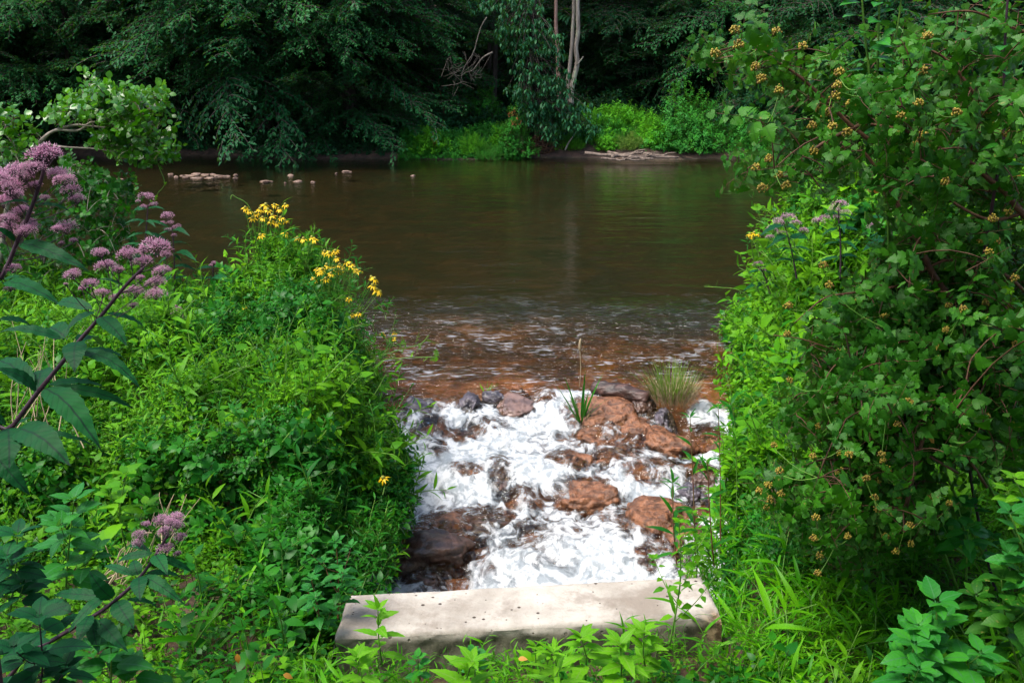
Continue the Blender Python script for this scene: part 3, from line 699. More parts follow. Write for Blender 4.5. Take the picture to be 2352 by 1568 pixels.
TR = [  # px, Y, height, bough reach, trunk radius, boughs, lowest, highest, material, label
 (20, 30.6, 17, 3.6, .17, 70, 1.5, 15, 'F', 'dark tree at the far left edge of the opposite bank'),
 (170, 29.9, 18, 3.8, .20, 90, 2.0, 16, 'B', 'layered tree rising behind the round-leaved bush at left'),
 (400, 32.2, 19, 3.6, .20, 75, 3.3, 17, 'F', 'dark tree standing back in the gap at the left of the far bank'),
 (600, 29.7, 19, 4.4, .22, 125, 2.9, 17, 'B', 'big beech with tiered drooping boughs over the far water'),
 (800, 29.6, 18, 3.6, .20, 95, 1.2, 16, 'B', 'beech whose lowest boughs almost touch the water left of the bright bushes'),
 (985, 32.0, 20, 2.4, .19, 46, 2.4, 18, 'F', 'slim dark tree with a bare lower trunk left of the dead branches'),
 (1420, 34.6, 19, 3.6, .20, 60, 1.9, 18, 'F', 'tree with flat layered boughs right of the pale twin trunks'),
 (1570, 34.0, 18, 3.8, .19, 75, 2.0, 17, 'F', 'dark beech above the bright shrubs at centre right'),
 (1760, 32.4, 18, 3.6, .20, 90, 2.0, 16, 'B', 'dark tree above the big green shrub on the right of the far bank'),
 (1950, 30.2, 18, 3.6, .20, 80, 1.2, 16, 'F', 'tree half hidden behind the tall shrub at right'),
 (2150, 30.2, 18, 3.8, .20, 80, 1.2, 16, 'B', 'tree behind the middle of the tall shrub at right'),
 (2360, 30.4, 18, 3.8, .20, 80, 1.2, 16, 'F', 'tree behind the right edge of the tall shrub'),
]
for i, (px, Y, H, r, rad, n, lo, hi, mt, lab) in enumerate(TR):
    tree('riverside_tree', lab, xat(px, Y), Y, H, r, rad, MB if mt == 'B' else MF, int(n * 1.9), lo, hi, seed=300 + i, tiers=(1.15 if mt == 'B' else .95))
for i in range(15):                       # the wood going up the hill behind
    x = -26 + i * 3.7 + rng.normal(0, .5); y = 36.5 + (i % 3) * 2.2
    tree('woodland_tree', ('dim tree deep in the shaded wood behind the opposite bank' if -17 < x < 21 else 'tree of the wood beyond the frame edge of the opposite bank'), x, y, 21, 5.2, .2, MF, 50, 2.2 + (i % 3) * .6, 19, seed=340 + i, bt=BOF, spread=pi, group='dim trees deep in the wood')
for i, (x, y) in enumerate([(-19, 29), (-24, 31), (20, 29.5), (25, 31)]):
    tree('riverside_tree', 'riverbank tree beyond the ' + ('left' if x < 0 else 'right') + ' frame edge', x, y, 18, 4.5, .2, MF, 60, 1.2, 16, seed=380 + i, bt=BOF, spread=pi)
# the chestnut oak with its hanging whorls of long leaves
def cluster_tree():
    Y = 28.6; x = xat(1215, Y); z0 = float(gz(np.array(x), np.array(Y)))
    root = thing('oak_tree', 'blue green oak with hanging clusters of long leaves left of the pale trunks', 'tree', (x, Y, z0), 'trees on the far bank')
    t = np.linspace(0, 1, 12); H = 17
    P = np.stack([x + .1 * np.sin(t * 5), Y + 0 * t, z0 - .2 + H * t], -1); Acc().tube(P, .15 * (1 - .7 * t), 8).finish('trunk', M['bark'], root)
    ac = Acc(); q = np.random.default_rng(5); pts = []
    for (px, py, rx, ry, n) in [(1190, 10, 70, 30, 30), (1120, 8, 45, 18, 12), (1165, 62, 40, 32, 26), (1225, 60, 50, 50, 26), (1200, 105, 45, 32, 26), (1262, 110, 40, 45, 24), (1215, 165, 50, 40, 26), (1270, 190, 55, 40, 34),
                                (1195, 205, 50, 30, 26), (1240, 240, 75, 36, 48), (1295, 262, 70, 30, 46), (1215, 262, 50, 22, 22), (1330, 290, 55, 26, 34), (1265, 300, 36, 20, 16)]:
        for _ in range(int(n * 1.7)):
            a, b = q.normal(0, .42), q.normal(0, .45); pts.append(U(px + a * rx, py + b * ry, Y - q.uniform(.1, 1.5)))
    pts = np.array(pts)
    hi = np.stack([x + q.normal(0, 1.7, 260), Y + q.normal(-.3, 1.4, 260), q.uniform(4.6, 16.5, 260)], -1); pts = np.vstack([pts, hi])
    for p in pts[::3]:
        zt = min(p[2] + .3, H); s = np.linspace(0, 1, 6)[:, None]; c = np.array([x, Y, zt + .15])
        ac.tube(c * (1 - s) + p * s + np.array([0, 0, .25]) * np.sin(s * pi), .02 * (1 - .8 * s[:, 0]), 3, 1, cap=False)
    N = len(pts)
    for kk in range(9):                  # a whorl: nine long leaves hanging round the twig end
        az = kk * 2.4 + q.random(N); ax = np.stack([np.cos(az), np.sin(az), q.normal(-.75, .35, N)], -1)
        ac.inst(LW, pts + q.normal(0, .03, (N, 3)), frames(ax, np.stack([.2 * np.cos(az), .2 * np.sin(az), 1 + 0 * az], -1)), q.uniform(.10, .17, N))
    ac.finish('crown', MO, root)
LW = leafT(3, .36, .9, droop=.35)
cluster_tree()
# pale trunks and dead wood
def stemthing(name, lab, cat, pts, radii, mat, grp=None, k=9, part=None, extra=()):
    P = spline(pts, 24); r = np.interp(np.linspace(0, 1, 24), np.linspace(0, 1, len(radii)), radii)
    ac = Acc().tube(P, r, k)
    for e, er in extra: ac.tube(spline(e, 12), np.linspace(er, er * .3, 12), 5)
    return tag(ac.finish(name, mat), lab, cat, grp)
def UP(L, Y): return [U(a, b, Y + (c[0] if c else 0)) for a, b, *c in L]
Yt = 30.0
root = thing('twin_trunk_tree', 'tree with two pale lichen-spotted trunks joined at the foot', 'tree', U(1312, 235, Yt), 'trees on the far bank')
a = UP([(1309, 240), (1308, 205), (1304, 190), (1308, 160), (1313, 110), (1316, 60), (1318, 0), (1320, -300)], Yt)
Acc().tube(spline(a, 26), np.linspace(.068, .045, 26), 9).finish('trunk', M['paleb'], root)
a = UP([(1312, 240), (1312, 212), (1318, 180), (1326, 145), (1323, 110), (1328, 70), (1327, 0), (1328, -300)], Yt - .1)
Acc().tube(spline(a, 26), np.linspace(.082, .055, 26), 9).finish('trunk', M['paleb'], root)
Acc().tube(spline(UP([(1324, 150), (1333, 140), (1340, 130)], Yt - .15), 6), np.linspace(.035, .012, 6), 5).finish('broken_branch', M['paleb'], root)
ac = Acc(); q = np.random.default_rng(9)
top = np.stack([xat(1322, Yt) + q.normal(0, 1.6, 90), Yt + q.normal(0, 1.4, 90), q.uniform(6, 15, 90)], -1)
scatter(ac, SP_FAR, top, np.stack([q.normal(0, .5, 90), q.normal(0, .5, 90), np.ones(90)], -1), q.uniform(.8, 1.3, 90)); ac.finish('crown', MF, root)
stemthing('dead_tree', 'slender pinkish bare dead trunk left of the pale twin trunks', 'tree', UP([(1284, 235), (1283, 180), (1281, 120), (1277, 60), (1277, 0), (1278, -300)], Yt + .5), [.072, .065, .055, .045], M['pinkb'], 'trees on the far bank')
stemthing('tree_trunk', 'dark bare trunk rising left of the dead branches', 'tree', UP([(893, 260), (889, 150), (884, 60), (880, 0), (874, -250)], 29.8), [.12, .10, .09], M['bark'], 'trees on the far bank')
for px, yb, Y, lab in [(1122, 210, 34, 'thin dim trunk just right of the dead branches'), (1135, 250, 33, 'thin dim trunk behind the low centre bushes'), (1545, 130, 34, 'thin dim trunk above the bright shrubs at centre right'), (1700, 120, 33.5, 'thin dim trunk behind the shrub at right')]:
    stemthing('tree_trunk', lab, 'tree', UP([(px, yb), (px + 3, 80), (px - 2, 0), (px, -200)], Y), [.09, .07, .06], M['bark'], 'thin trunks in the wood')
dead = [([(1118, 40), (1105, 62), (1095, 95), (1088, 120), (1068, 152), (1060, 175), (1058, 190), (1040, 195), (1014, 198)], .030),
        ([(1132, 120), (1110, 132), (1095, 150), (1085, 162), (1070, 166)], .045), ([(1088, 120), (1080, 140), (1062, 155), (1045, 165), (1030, 172)], .014),
        ([(1068, 152), (1050, 158), (1036, 150)], .012), ([(1058, 190), (1075, 197), (1090, 205)], .014), ([(1085, 162), (1098, 172), (1110, 170)], .012),
        ([(1070, 166), (1060, 176), (1064, 188)], .014), ([(1088, 120), (1100, 132), (1112, 140)], .012), ([(1060, 175), (1046, 172), (1040, 160)], .010)]
ac = Acc()
for pts, r in dead: ac.tube(spline(UP(pts, 26.8), 16), np.linspace(r * .62, r * .2, 16), 5)
q = np.random.default_rng(8)
for _ in range(26):
    e = U(q.uniform(1025, 1110), q.uniform(120, 200), 26.8); ac.tube(spline([e, e + q.normal(0, .12, 3), e + q.normal(0, .26, 3)], 6), np.linspace(.006, .003, 6), 3, cap=False)
tag(ac.finish('dead_branch', M['deadgrey']), 'bare forked dead branch hanging in the dark gap left of the oak', 'branch')

# shrubs and herbs on the far bank
def bush(name, label, cat, px, pyb, w, h, Y, mats, n, Ts=SP_FAR, sc=.32, seed=0, accent=None, shape=.7, depth=.8, group='shrubs on the far bank'):
    q = np.random.default_rng(seed); x = xat(px, Y); dep = math.hypot(Y, 1) * 1.0
    z0 = float(gz(np.array(x), np.array(Y))); rx = w / F * Y / 2; H = max(float(U(px, pyb - h, Y)[2]) - z0, .2)
    root = thing(name, label, cat, (x, Y, z0), group)
    n = int(n * 1.7); sc = sc * .82; u = q.normal(0, 1, (n, 3)); u = nrm(u) * (q.random(n)[:, None] ** .45); u[:, 2] = np.abs(u[:, 2])
    lump = 1 + .48 * fbm(u[:, 0] * 2.2 + seed, u[:, 1] * 2.2, u[:, 2] * 2.2, 2, seed)
    p = np.stack([x + u[:, 0] * rx * lump * (1.0 - .35 * u[:, 2]), Y + u[:, 1] * rx * depth * lump, z0 + u[:, 2] * H * lump * .92], -1)
    up = np.stack([u[:, 0] * .8 + q.normal(0, .3, n), u[:, 1] * .8 + q.normal(0, .3, n), .75 + q.normal(0, .2, n)], -1)
    ac = Acc(); scatter(ac, Ts, p - nrm(up) * sc * .5, up, sc * q.uniform(.5, 1.5, n)); ac.finish('foliage', mats, root)
    st = Acc()
    for j in range(9):
        e = p[q.integers(n)]; b = np.array([x + q.normal(0, rx * .2), Y, z0 - .05]); s = np.linspace(0, 1, 6)[:, None]
        st.tube(b * (1 - s) + e * s, np.linspace(.018, .005, 6), 4)
    st.finish('stem', M['twig'], root)
    if accent:
        aa = Acc(); m_, cnt, ctr, rad = accent
        for _ in range(cnt):
            P_ = U(ctr[0] + q.normal(0, rad[0]), ctr[1] + q.normal(0, rad[1]), Y - rx * .35 - .1)
            scatter(aa, SP_FAR, P_[None], np.array([[0, -.3, 1.]]), .2)
        aa.finish('turning_leaf', [m_, M['twig']], root)
    return root
B, Mm = [M['bankb'], M['stem']], [M['bankm'], M['twig']]
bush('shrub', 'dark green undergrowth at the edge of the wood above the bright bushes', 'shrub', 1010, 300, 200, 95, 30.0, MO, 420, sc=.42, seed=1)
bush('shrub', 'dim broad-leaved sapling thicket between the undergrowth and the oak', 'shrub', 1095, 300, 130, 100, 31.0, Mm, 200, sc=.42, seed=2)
bush('shrub', 'bright green bush with one red leaf spray on the far bank', 'shrub', 985, 365, 96, 64, 27.75, B, 330, sc=.26, seed=3, accent=(M['rustleaf'], 3, (1119 * 0 + 1000, 338), (4, 4)))
bush('shrub', 'bright rounded bush nearest the left end of the sunny far bank', 'shrub', 955, 366, 60, 46, 27.7, Mm, 160, sc=.24, seed=4)
bush('shrub', 'feathery yellow green bush on the far waterline', 'shrub', 1085, 366, 84, 56, 27.7, B, 300, Ts=SP_FARN, sc=.24, seed=5)
bush('shrub', 'pale grey green low bush leaning over the far waterline', 'shrub', 1122, 371, 80, 36, 27.3, [M['bankm'], M['twig']], 210, Ts=SP_FARN, sc=.20, seed=6)
bush('shrub', 'upright green shrub with rusty leaves at its top', 'shrub', 1180, 362, 92, 112, 27.7, Mm, 420, sc=.26, seed=7, shape=.5, accent=(M['rustleaf'], 12, (1178, 282), (9, 14)))
bush('shrub', 'short sprout of light leaves at the left of the rusty shrub', 'shrub', 1145, 360, 50, 78, 28.0, B, 130, sc=.24, seed=8)
bush('herb_patch', 'low bright green herbs right of the root tangle', 'herbs', 1318, 350, 70, 30, 28.1, B, 170, Ts=SP_FARN, sc=.20, seed=9)
bush('herb_patch', 'brilliant green leafy herb left of the yellowish grass', 'herbs', 1400, 350, 70, 42, 27.9, B, 210, sc=.22, seed=10)
bush('grass_clump', 'yellowish tall grass clump on the far bank', 'grass', 1450, 350, 70, 42, 27.8, [M['yellowgrass'], M['stem']], 220, Ts=SP_FARN, sc=.24, seed=11)
bush('shrub', 'wide bright green thicket lit by the open river on the far bank', 'shrub', 1420, 325, 240, 98, 29.6, B, 700, sc=.34, seed=12)
bush('shrub', 'fresh green leafy shrub in front of the wide bright thicket', 'shrub', 1385, 335, 120, 60, 28.7, Mm, 260, sc=.3, seed=13)
bush('shrub', 'large rounded green shrub overhanging the water on the right of the far bank', 'shrub', 1590, 352, 230, 142, 28.2, Mm, 900, sc=.34, seed=14)
bush('shrub', 'bright lower shoulder of the bushes right of the grass clump', 'shrub', 1505, 350, 90, 84, 28.0, B, 230, sc=.28, seed=15)
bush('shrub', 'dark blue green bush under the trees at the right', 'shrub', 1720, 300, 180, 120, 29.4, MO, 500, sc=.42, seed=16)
bush('shrub', 'mid green low bush trailing on the bank right of the big shrub', 'shrub', 1765, 350, 150, 60, 28.5, B, 260, sc=.28, seed=17)
bush('shrub', 'bank bush mostly hidden behind the yellow-fruited shrub', 'shrub', 1960, 350, 260, 110, 28.6, Mm, 460, sc=.34, seed=18)
bush('shrub', 'bank bush at the far right behind the yellow-fruited shrub', 'shrub', 2250, 350, 280, 120, 28.8, MO, 420, sc=.36, seed=19)
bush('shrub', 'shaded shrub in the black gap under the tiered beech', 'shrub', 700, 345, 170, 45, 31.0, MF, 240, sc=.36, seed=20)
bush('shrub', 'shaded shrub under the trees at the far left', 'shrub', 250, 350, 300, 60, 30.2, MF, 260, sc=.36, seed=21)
# root tangle, driftwood
ac = Acc(); q = np.random.default_rng(4); c = U(1240, 342, 28.2); zb = float(gz(np.array(c[0]), np.array(28.2)))
for _ in range(70):
    a, b = nrm(q.normal(0, 1, 3)), nrm(q.normal(0, 1, 3)); sc_ = np.array([.42, .3, .30])
    m_ = nrm(a + b + q.normal(0, .4, 3)); P = spline([a * sc_, m_ * sc_ * 1.1, b * sc_], 8) + np.array([c[0], 28.2, zb + .12]); ac.tube(P, q.uniform(.008, .02), 4, cap=False)
tag(ac.finish('root_tangle', M['twig']), 'tangled brown ball of roots and twigs on the muddy far bank', 'roots')
drift = [([(1345, 352), (1400, 356), (1450, 360), (1500, 366)], .05, 'long pale driftwood pole at the left of the driftwood pile'),
         ([(1395, 350), (1440, 358), (1490, 360), (1555, 362)], .045, 'dark driftwood branch lying through the pile'),
         ([(1405, 360), (1445, 354), (1478, 350)], .05, 'short pale driftwood stick slanting up to the right'),
         ([(1480, 352), (1510, 358), (1560, 361)], .045, 'pale driftwood branch at the right end of the pile'),
         ([(1430, 364), (1470, 362), (1530, 355)], .035, 'thin driftwood stick crossing the right end of the pile'),
         ([(1380, 364), (1420, 367), (1480, 367)], .035, 'grey driftwood stick at the waterline')]
for pts, r, lab in drift:
    P = spline([G(a, b, .10 + .12 * (367 - b) / 17) for a, b in pts], 14) + rng.normal(0, .01, (14, 3))
    ac = Acc().tube(P, np.linspace(r, r * .5, 14), 7)
    e = P[8]; ac.tube(spline([e, e + [.15, -.05, .08], e + [.35, -.1, .10]], 6), np.linspace(r * .5, r * .2, 6), 5)
    tag(ac.finish('driftwood', M['drift']), lab, 'driftwood', 'driftwood on the far bank')
ac = Acc().tube(spline(UP([(1298, 345), (1308, 325), (1322, 305), (1318, 290)], 27.9), 10), np.linspace(.03, .012, 10), 5)
tag(ac.finish('dead_branch', M['greytwig']), 'small bare grey branch under the right side of the oak', 'branch')
# stones standing out of the shallow far water
M['stone'] = plain('pale_stone', (.10, .062, .046), (.22, .15, .115), 5, .6, bump=.6, bd=.02)
ST = [(437, 403, 34, 'mound'), (452, 400, 26, 'flat'), (470, 402, 30, 'wedge'), (489, 401, 24, 'rounded'), (505, 405, 26, 'low'), (425, 407, 18, 'small'), (520, 405, 20, 'square'), (541, 402, 16, 'upright'), (541, 409, 14, 'tiny'),
      (480, 409, 30, 'sunken'), (455, 409, 30, 'broad'), (418, 404, 16, 'pointed'), (404, 407, 14, 'round'), (392, 401, 14, 'reddish')]
for i, (px, py, w, nm) in enumerate(ST):
    p = G(px, py, 0); rx = w / F * p[1] / 2 * 1.03
    o = rock_mesh((p[0], p[1], -.02), rx, rx * .8, max(.05, rx * .28), 400 + i, rng.normal(0, .5), False, .3).finish('stone', M['stone'])
    tag(o, 'pale stone of the low stony bar in the far left water', 'stone', 'stones of the stony bar')
for i, (px, py, w, lab) in enumerate([(667, 403, 16, 'lone pale upright stone in the far water'), (611, 417, 30, 'flat pale stone barely above the far water'), (683, 417, 24, 'two-lobed pinkish stone in the far water'), (718, 419, 12, 'tiny orange stone right of the pinkish stone'),
      (797, 394, 24, 'flat grey stone furthest right in the dark far water'), (772, 399, 8, 'tiny stone beside the flat grey stone'), (948, 404, 12, 'small reddish stone where the green reflection begins'), (272, 412, 26, 'reddish flat stone at the left under the hanging leaves'), (655, 421, 7, 'speck of stone between the flat pale and pinkish stones')]):
    p = G(px, py, 0); rx = w / F * p[1] / 2 * 1.03
    o = rock_mesh((p[0], p[1], -.01), rx, rx * .7, max(.04, rx * .26), 430 + i, 0, False, .3).finish('stone', M['stone']); tag(o, lab, 'stone', 'stones in the far water')

# ------------------------------------------------------------------ crest details: log, tussock, reeds
a, b = pz(1362, 905), pz(1490, 935); a = a + [0, 0, .05]; b = b + [0, 0, .06]
s = np.linspace(0, 1, 26)[:, None]; P = a * (1 - s) + b * s + np.array([0, 0, .02]) * np.sin(s * pi); ac = Acc()
k = 18; n = 26; an = np.arange(k) * 2 * pi / k; t_ = nrm((b - a)[None])[0]; xx = nrm(np.cross(t_, [0, 0, 1])[None])[0]; zz = np.cross(xx, t_)
rr = .066 * (1 + .30 * fbm(np.repeat(s, k, 1) * 5, np.cos(an)[None] * 1.6, np.sin(an)[None] * 1.6, 4, 77)) * (1 - .25 * (np.abs(s * 2 - 1) ** 8))
V = P[:, None] + rr[..., None] * (xx * np.cos(an)[None, :, None] + zz * np.sin(an)[None, :, None]); f = []
for i in range(n - 1):
    for j in range(k):
        p_, q_ = i * k + j, i * k + (j + 1) % k; f += [(p_, q_, q_ + k), (p_, q_ + k, p_ + k)]
V = np.vstack([V.reshape(-1, 3), P[:1], P[-1:]]); f += [(n * k, (j + 1) % k, j) for j in range(k)] + [(n * k + 1, (n - 1) * k + j, (n - 1) * k + (j + 1) % k) for j in range(k)]
ac.add(V, f)
M['wetlog'] = plain('wet_log', (.018, .009, .007), (.085, .040, .032), 14, .5, .5, bump=1., bd=.03, stretch=(.35, 1, 1))
tag(ac.finish('log', M['wetlog']), 'dark wet log stranded on the crest of the rapids', 'log')
def tuft(name, lab, cat, p, n, h, w, mats, spread, seed, group=None, seedheads=0, width=.02):
    q = np.random.default_rng(seed); root = thing(name, lab, cat, p, group); ac = Acc()
    bl_ = leafT(5, width, .6, droop=.0, fold=.3)
    for i in range(n):
        az = q.random() * 6.28; r0 = w * q.random() ** .5; L = h * q.uniform(.55, 1.1); ln = spread * q.uniform(.3, 1.4)
        b0 = np.array(p) + [r0 * cos(az), r0 * sin(az) * .7, 0]; T = {k_: v_.copy() for k_, v_ in bl_.items()}
        y = T['v'][:, 1]; T['v'][:, 2] -= -0.0; c_ = ln
        R = frames(np.array([[cos(az) * c_ + q.normal(0, .12), sin(az) * c_ + q.normal(0, .12), 1]]), np.array([[-cos(az), -sin(az), .3]]))
        T['v'][:, 2] = T['v'][:, 2] - .35 * c_ * y ** 2 * q.uniform(.4, 1.6)
        ac.inst(T, b0[None], R, L, dm=0)
    ac.finish('blade', mats, root); return root
tuft('grass_tussock', 'tussock of green and straw coloured grass on the dark rocks at the crest', 'grass', pz(1545, 945) + [0, .1, .05], 260, .34, .15, [M['yellowgrass']], .42, 1, width=.018)
o = tuft('grass_tussock', 'dry straw blades hanging at the foot of the crest tussock', 'grass', pz(1545, 948) + [.02, .02, .05], 240, .27, .15, [M['straw']], .45, 2, width=.022)
tuft('reed_clump', 'reed clump of long green blades standing in the white water', 'reeds', pz(1335, 975), 15, .44, .02, [M['cover_cool']], .42, 3, width=.055)
tuft('reed_clump', 'small light green sprout on the crest left of centre', 'reeds', pz(1115, 905), 9, .13, .02, [M['cover']], .5, 4, width=.10)
p = pz(1330, 895); ac = Acc().tube(spline([p, p + [.01, 0, .18], p + [.0, 0, .36]], 8), .003, 4); ac.tube(spline([p + [0, 0, .34], p + [0, 0, .40], p + [.005, 0, .45]], 6), [.006, .011, .012, .011, .008, .002], 6)
tag(ac.finish('grass_stalk', M['straw']), 'single grass seed stalk standing in the water above the reed clump', 'grass')

# ------------------------------------------------------------------ ground cover on both banks (nobody could count it)
def heapL(x, y):
    w = .16 * noise(x * 2.3, y * 2.3, s=6) + .10 * noise(x * 6, y * 6, s=16)
    h = .05 + .47 * ss(4.74, 4.98, y + .8 * w) + .12 * ss(5, 6, y) + .36 * ss(6.0, 7.6, y) * ss(-2.5, -1.6, x) - .14 * ss(-2.0, -2.6, x) * ss(6.4, 7.4, y)
    h = h + (.20 * fbm(x * 1.1, y * 1.1, s=81, o=2) + .13 * noise(x * 3.2, y * 3.2, s=83) + .06 * noise(x * 8, y * 8, s=84)) * ss(4.6, 5.6, y)
    return np.maximum(h, .08) * ss(-.12, .55, (xl(y) + .06) - x + w) * ss(9.25, 8.3, y - .10 * np.clip(-x - 1.2, 0, 9) + w)
def heapR(x, y):
    w = .16 * noise(x * 2.3, y * 2.3, s=7) + .10 * noise(x * 6, y * 6, s=17)
    h = .14 + .55 * ss(4.9, 6.0, y + w) + .66 * ss(6.0, 7.8, y) + .25 * ss(2.2, 3.4, x) * ss(5, 6, y)
    h = h + (.22 * fbm(x * 1.2, y * 1.2, s=91, o=2) + .15 * noise(x * 3.2, y * 3.2, s=93) + .07 * noise(x * 8, y * 8, s=94)) * ss(5., 5.8, y)
    return np.maximum(h, .08) * ss(-.10, .50, x - (xr(y) + .17) + w) * ss(10.4, 9.2, y - .10 * np.clip(x - 1.9, 0, 9) + w)
def cover(name, lab, cat, H, x0, x1, y0, y1, dens, kinds, mats, seed, keep=None, sc=(.7, 1.2), inner=.35):
    q = np.random.default_rng(seed); n0 = int((x1 - x0) * (y1 - y0) * dens * 3)
    x, y = q.uniform(x0, x1, n0), q.uniform(y0, y1, n0); e = .02
    h = H(x, y); gx, gy = (H(x + e, y) - h) / e, (H(x, y + e) - h) / e
    area = np.sqrt(1 + np.clip(gx ** 2 + gy ** 2, 0, 12))
    ok = (q.random(n0) < area / 3) & (h > .05)
    if keep is not None: ok &= keep(x, y)
    x, y, h, gx, gy = x[ok], y[ok], h[ok], gx[ok], gy[ok]; n = len(x)
    z = gz(x, y); lo = np.where(q.random(n) < inner, q.uniform(.3, 1, n), 1.)
    zz = np.maximum(z, -.05) + h * lo
    up = np.stack([-gx, -gy, 1.0 + 0 * gx], -1); up = nrm(up) * .8 + np.array([0, 0, .55]) + q.normal(0, .28, (n, 3))
    s = q.uniform(*sc, n); up = nrm(up); pos = np.stack([x, y, zz], -1) - up * (.14 * s)[:, None]; pos[:, 2] = np.maximum(pos[:, 2], z - .02)
    s = s * (1 + .9 * (q.random(n) > .93)); ac = Acc(); kn = (fbm(x * 1.6, y * 1.6, s=seed, o=2) * .75 + q.normal(0, .22, n)) if len(kinds) < 99 else 0
    if seed == 1: kn = kn - .36 * ss(5.9, 5.0, y + .3 * noise(x * 2, y * 2, s=2)) - .3 * ss(-2.6, -4, x)  # rounder, darker leaves low at the front, also painting in the hollow's shade
    for lo_, hi_, Ts, dm in kinds:
        m = (kn >= lo_) & (kn < hi_); scatter(ac, Ts, pos[m], up[m], s[m], dm=dm)
    o = ac.finish(name, mats); return tag(o, lab, cat, kind='stuff')
CM = [M['cover'], M['stem'], M['cover_cool'], M['stem'], M['grass'], M['stem']]
nb = lambda x, y: ~((x > -.80) & (x < .98) & (y > 3.55 + 0 * x) & (y < 4.2))
cover('ground_cover', 'dense bright green leafy ground cover heaped over the left bank', 'ground cover', heapL, -7.5, -.5, 4.5, 9.3, 760,
      [(-9, -.38, SP_TRI, 2), (-.38, -.15, SP_OV, 0), (-.15, .08, SP_LAN, 0), (.08, .24, SP_TRI, 0), (.24, .42, SP_FINE, 2), (.42, 9, SP_JW, 0)], CM, 1, sc=(.6, 1.35))
def low(x, y): return (.13 + .06 * noise(x * 2.5, y * 2.5, s=7)) * np.where(y < 5, 1, 0)
cover('ground_cover', 'low light green leafy plants on the ground left of the concrete block', 'ground cover', low, -4.2, -.72, 2.4, 4.62, 560,
      [(-9, .25, SP_OV, 0), (.25, .6, SP_JW, 2), (.6, 9, SP_GRS, 4)], CM, 2, keep=lambda x, y: nb(x, y), sc=(.6, 1.1))
cover('ground_cover', 'grassy weeds and small leaves in front of the concrete block', 'ground cover', lambda x, y: .085 + .03 * noise(x * 3, y * 3, s=8) + .035, -1.0, 1.2, 2.7, 3.72, 950,
      [(-9, .1, SP_GRS, 4), (.1, .5, SP_OV, 0), (.5, 9, SP_JW, 2)], CM, 3, keep=lambda x, y: y < 3.53 + .1 * (x + .7), sc=(.4, .95))
cover('ground_cover', 'bright stilt grass carpeting the ground right of the concrete block', 'ground cover', lambda x, y: .16 + .05 * noise(x * 2.5, y * 2.5, s=9), .95, 4.5, 2.4, 5.2, 560,
      [(-9, .45, SP_GRS, 4), (.45, .7, SP_LAN, 0), (.7, 9, SP_OV, 2)], CM, 4, keep=lambda x, y: nb(x, y) & (x > xr(y) - .08), sc=(.7, 1.25))
cover('ground_cover', 'tall green herbs and vines massed over the right bank', 'ground cover', heapR, .9, 7.5, 4.9, 10.3, 760,
      [(-9, -.32, SP_OV, 2), (-.32, -.1, SP_TRI, 0), (-.1, .12, SP_JW, 0), (.12, .35, SP_LAN, 0), (.35, 9, SP_OV, 0)], CM, 5, sc=(.8, 1.7))
cover('ground_cover', 'waterside leaves fringing the right edge of the rapids', 'ground cover', lambda x, y: .22 + .12 * noise(x * 3, y * 3, s=19), .85, 1.6, 4.2, 5.6, 600,
      [(-9, .2, SP_OV, 2), (.2, 9, SP_LAN, 2)], CM, 6, keep=lambda x, y: (x > xr(y) + .08), sc=(.7, 1.2))

cover('ground_cover', 'leaves overhanging the left edge of the pool behind the concrete block', 'ground cover', lambda x, y: .24 + .14 * noise(x * 3, y * 3, s=29), -1.2, -.38, 4.0, 5.7, 1100,
      [(-9, .0, SP_TRI, 2), (.0, .3, SP_LAN, 2), (.3, 9, SP_OV, 2)], CM, 7, keep=lambda x, y: (x < xl(y) + .04 + .06 * noise(x * 5, y * 5)), sc=(.7, 1.3))
cover('ground_cover', 'leaves hanging over the right edge of the rapids', 'ground cover', lambda x, y: .34 + .16 * noise(x * 3, y * 3, s=39), 1.0, 2.5, 5.3, 9.3, 800,
      [(-9, .0, SP_TRI, 0), (.0, .3, SP_LAN, 2), (.3, 9, SP_OV, 2)], CM, 8, keep=lambda x, y: (x > xr(y) + .05 + .06 * noise(x * 5, y * 5)) & (x < xr(y) + .5), sc=(.7, 1.3))
def under(x, y): return .5 + .35 * fbm(x * .7, y * .7, s=33, o=2) + .25 * noise(x * 2, y * 2, s=34)
q = np.random.default_rng(77); n = 15000; x = q.uniform(-22, 24, n); y = q.uniform(28.8, 46, n) ; y = np.where(y < 30.2, y + 1.2, y)
zz = gz(x, y) + under(x, y) * ss(28.6, 31, y); ac = Acc(); scatter(ac, SP_FAR, np.stack([x, y, zz - .3], -1), q.normal(0, .5, (n, 3)) + [0, -.35, 1], q.uniform(.3, .75, n))
tag(ac.finish('forest_undergrowth', [M['forest'], M['twig']]), 'dim green undergrowth covering the wooded slope behind the far bank', 'undergrowth', kind='stuff')

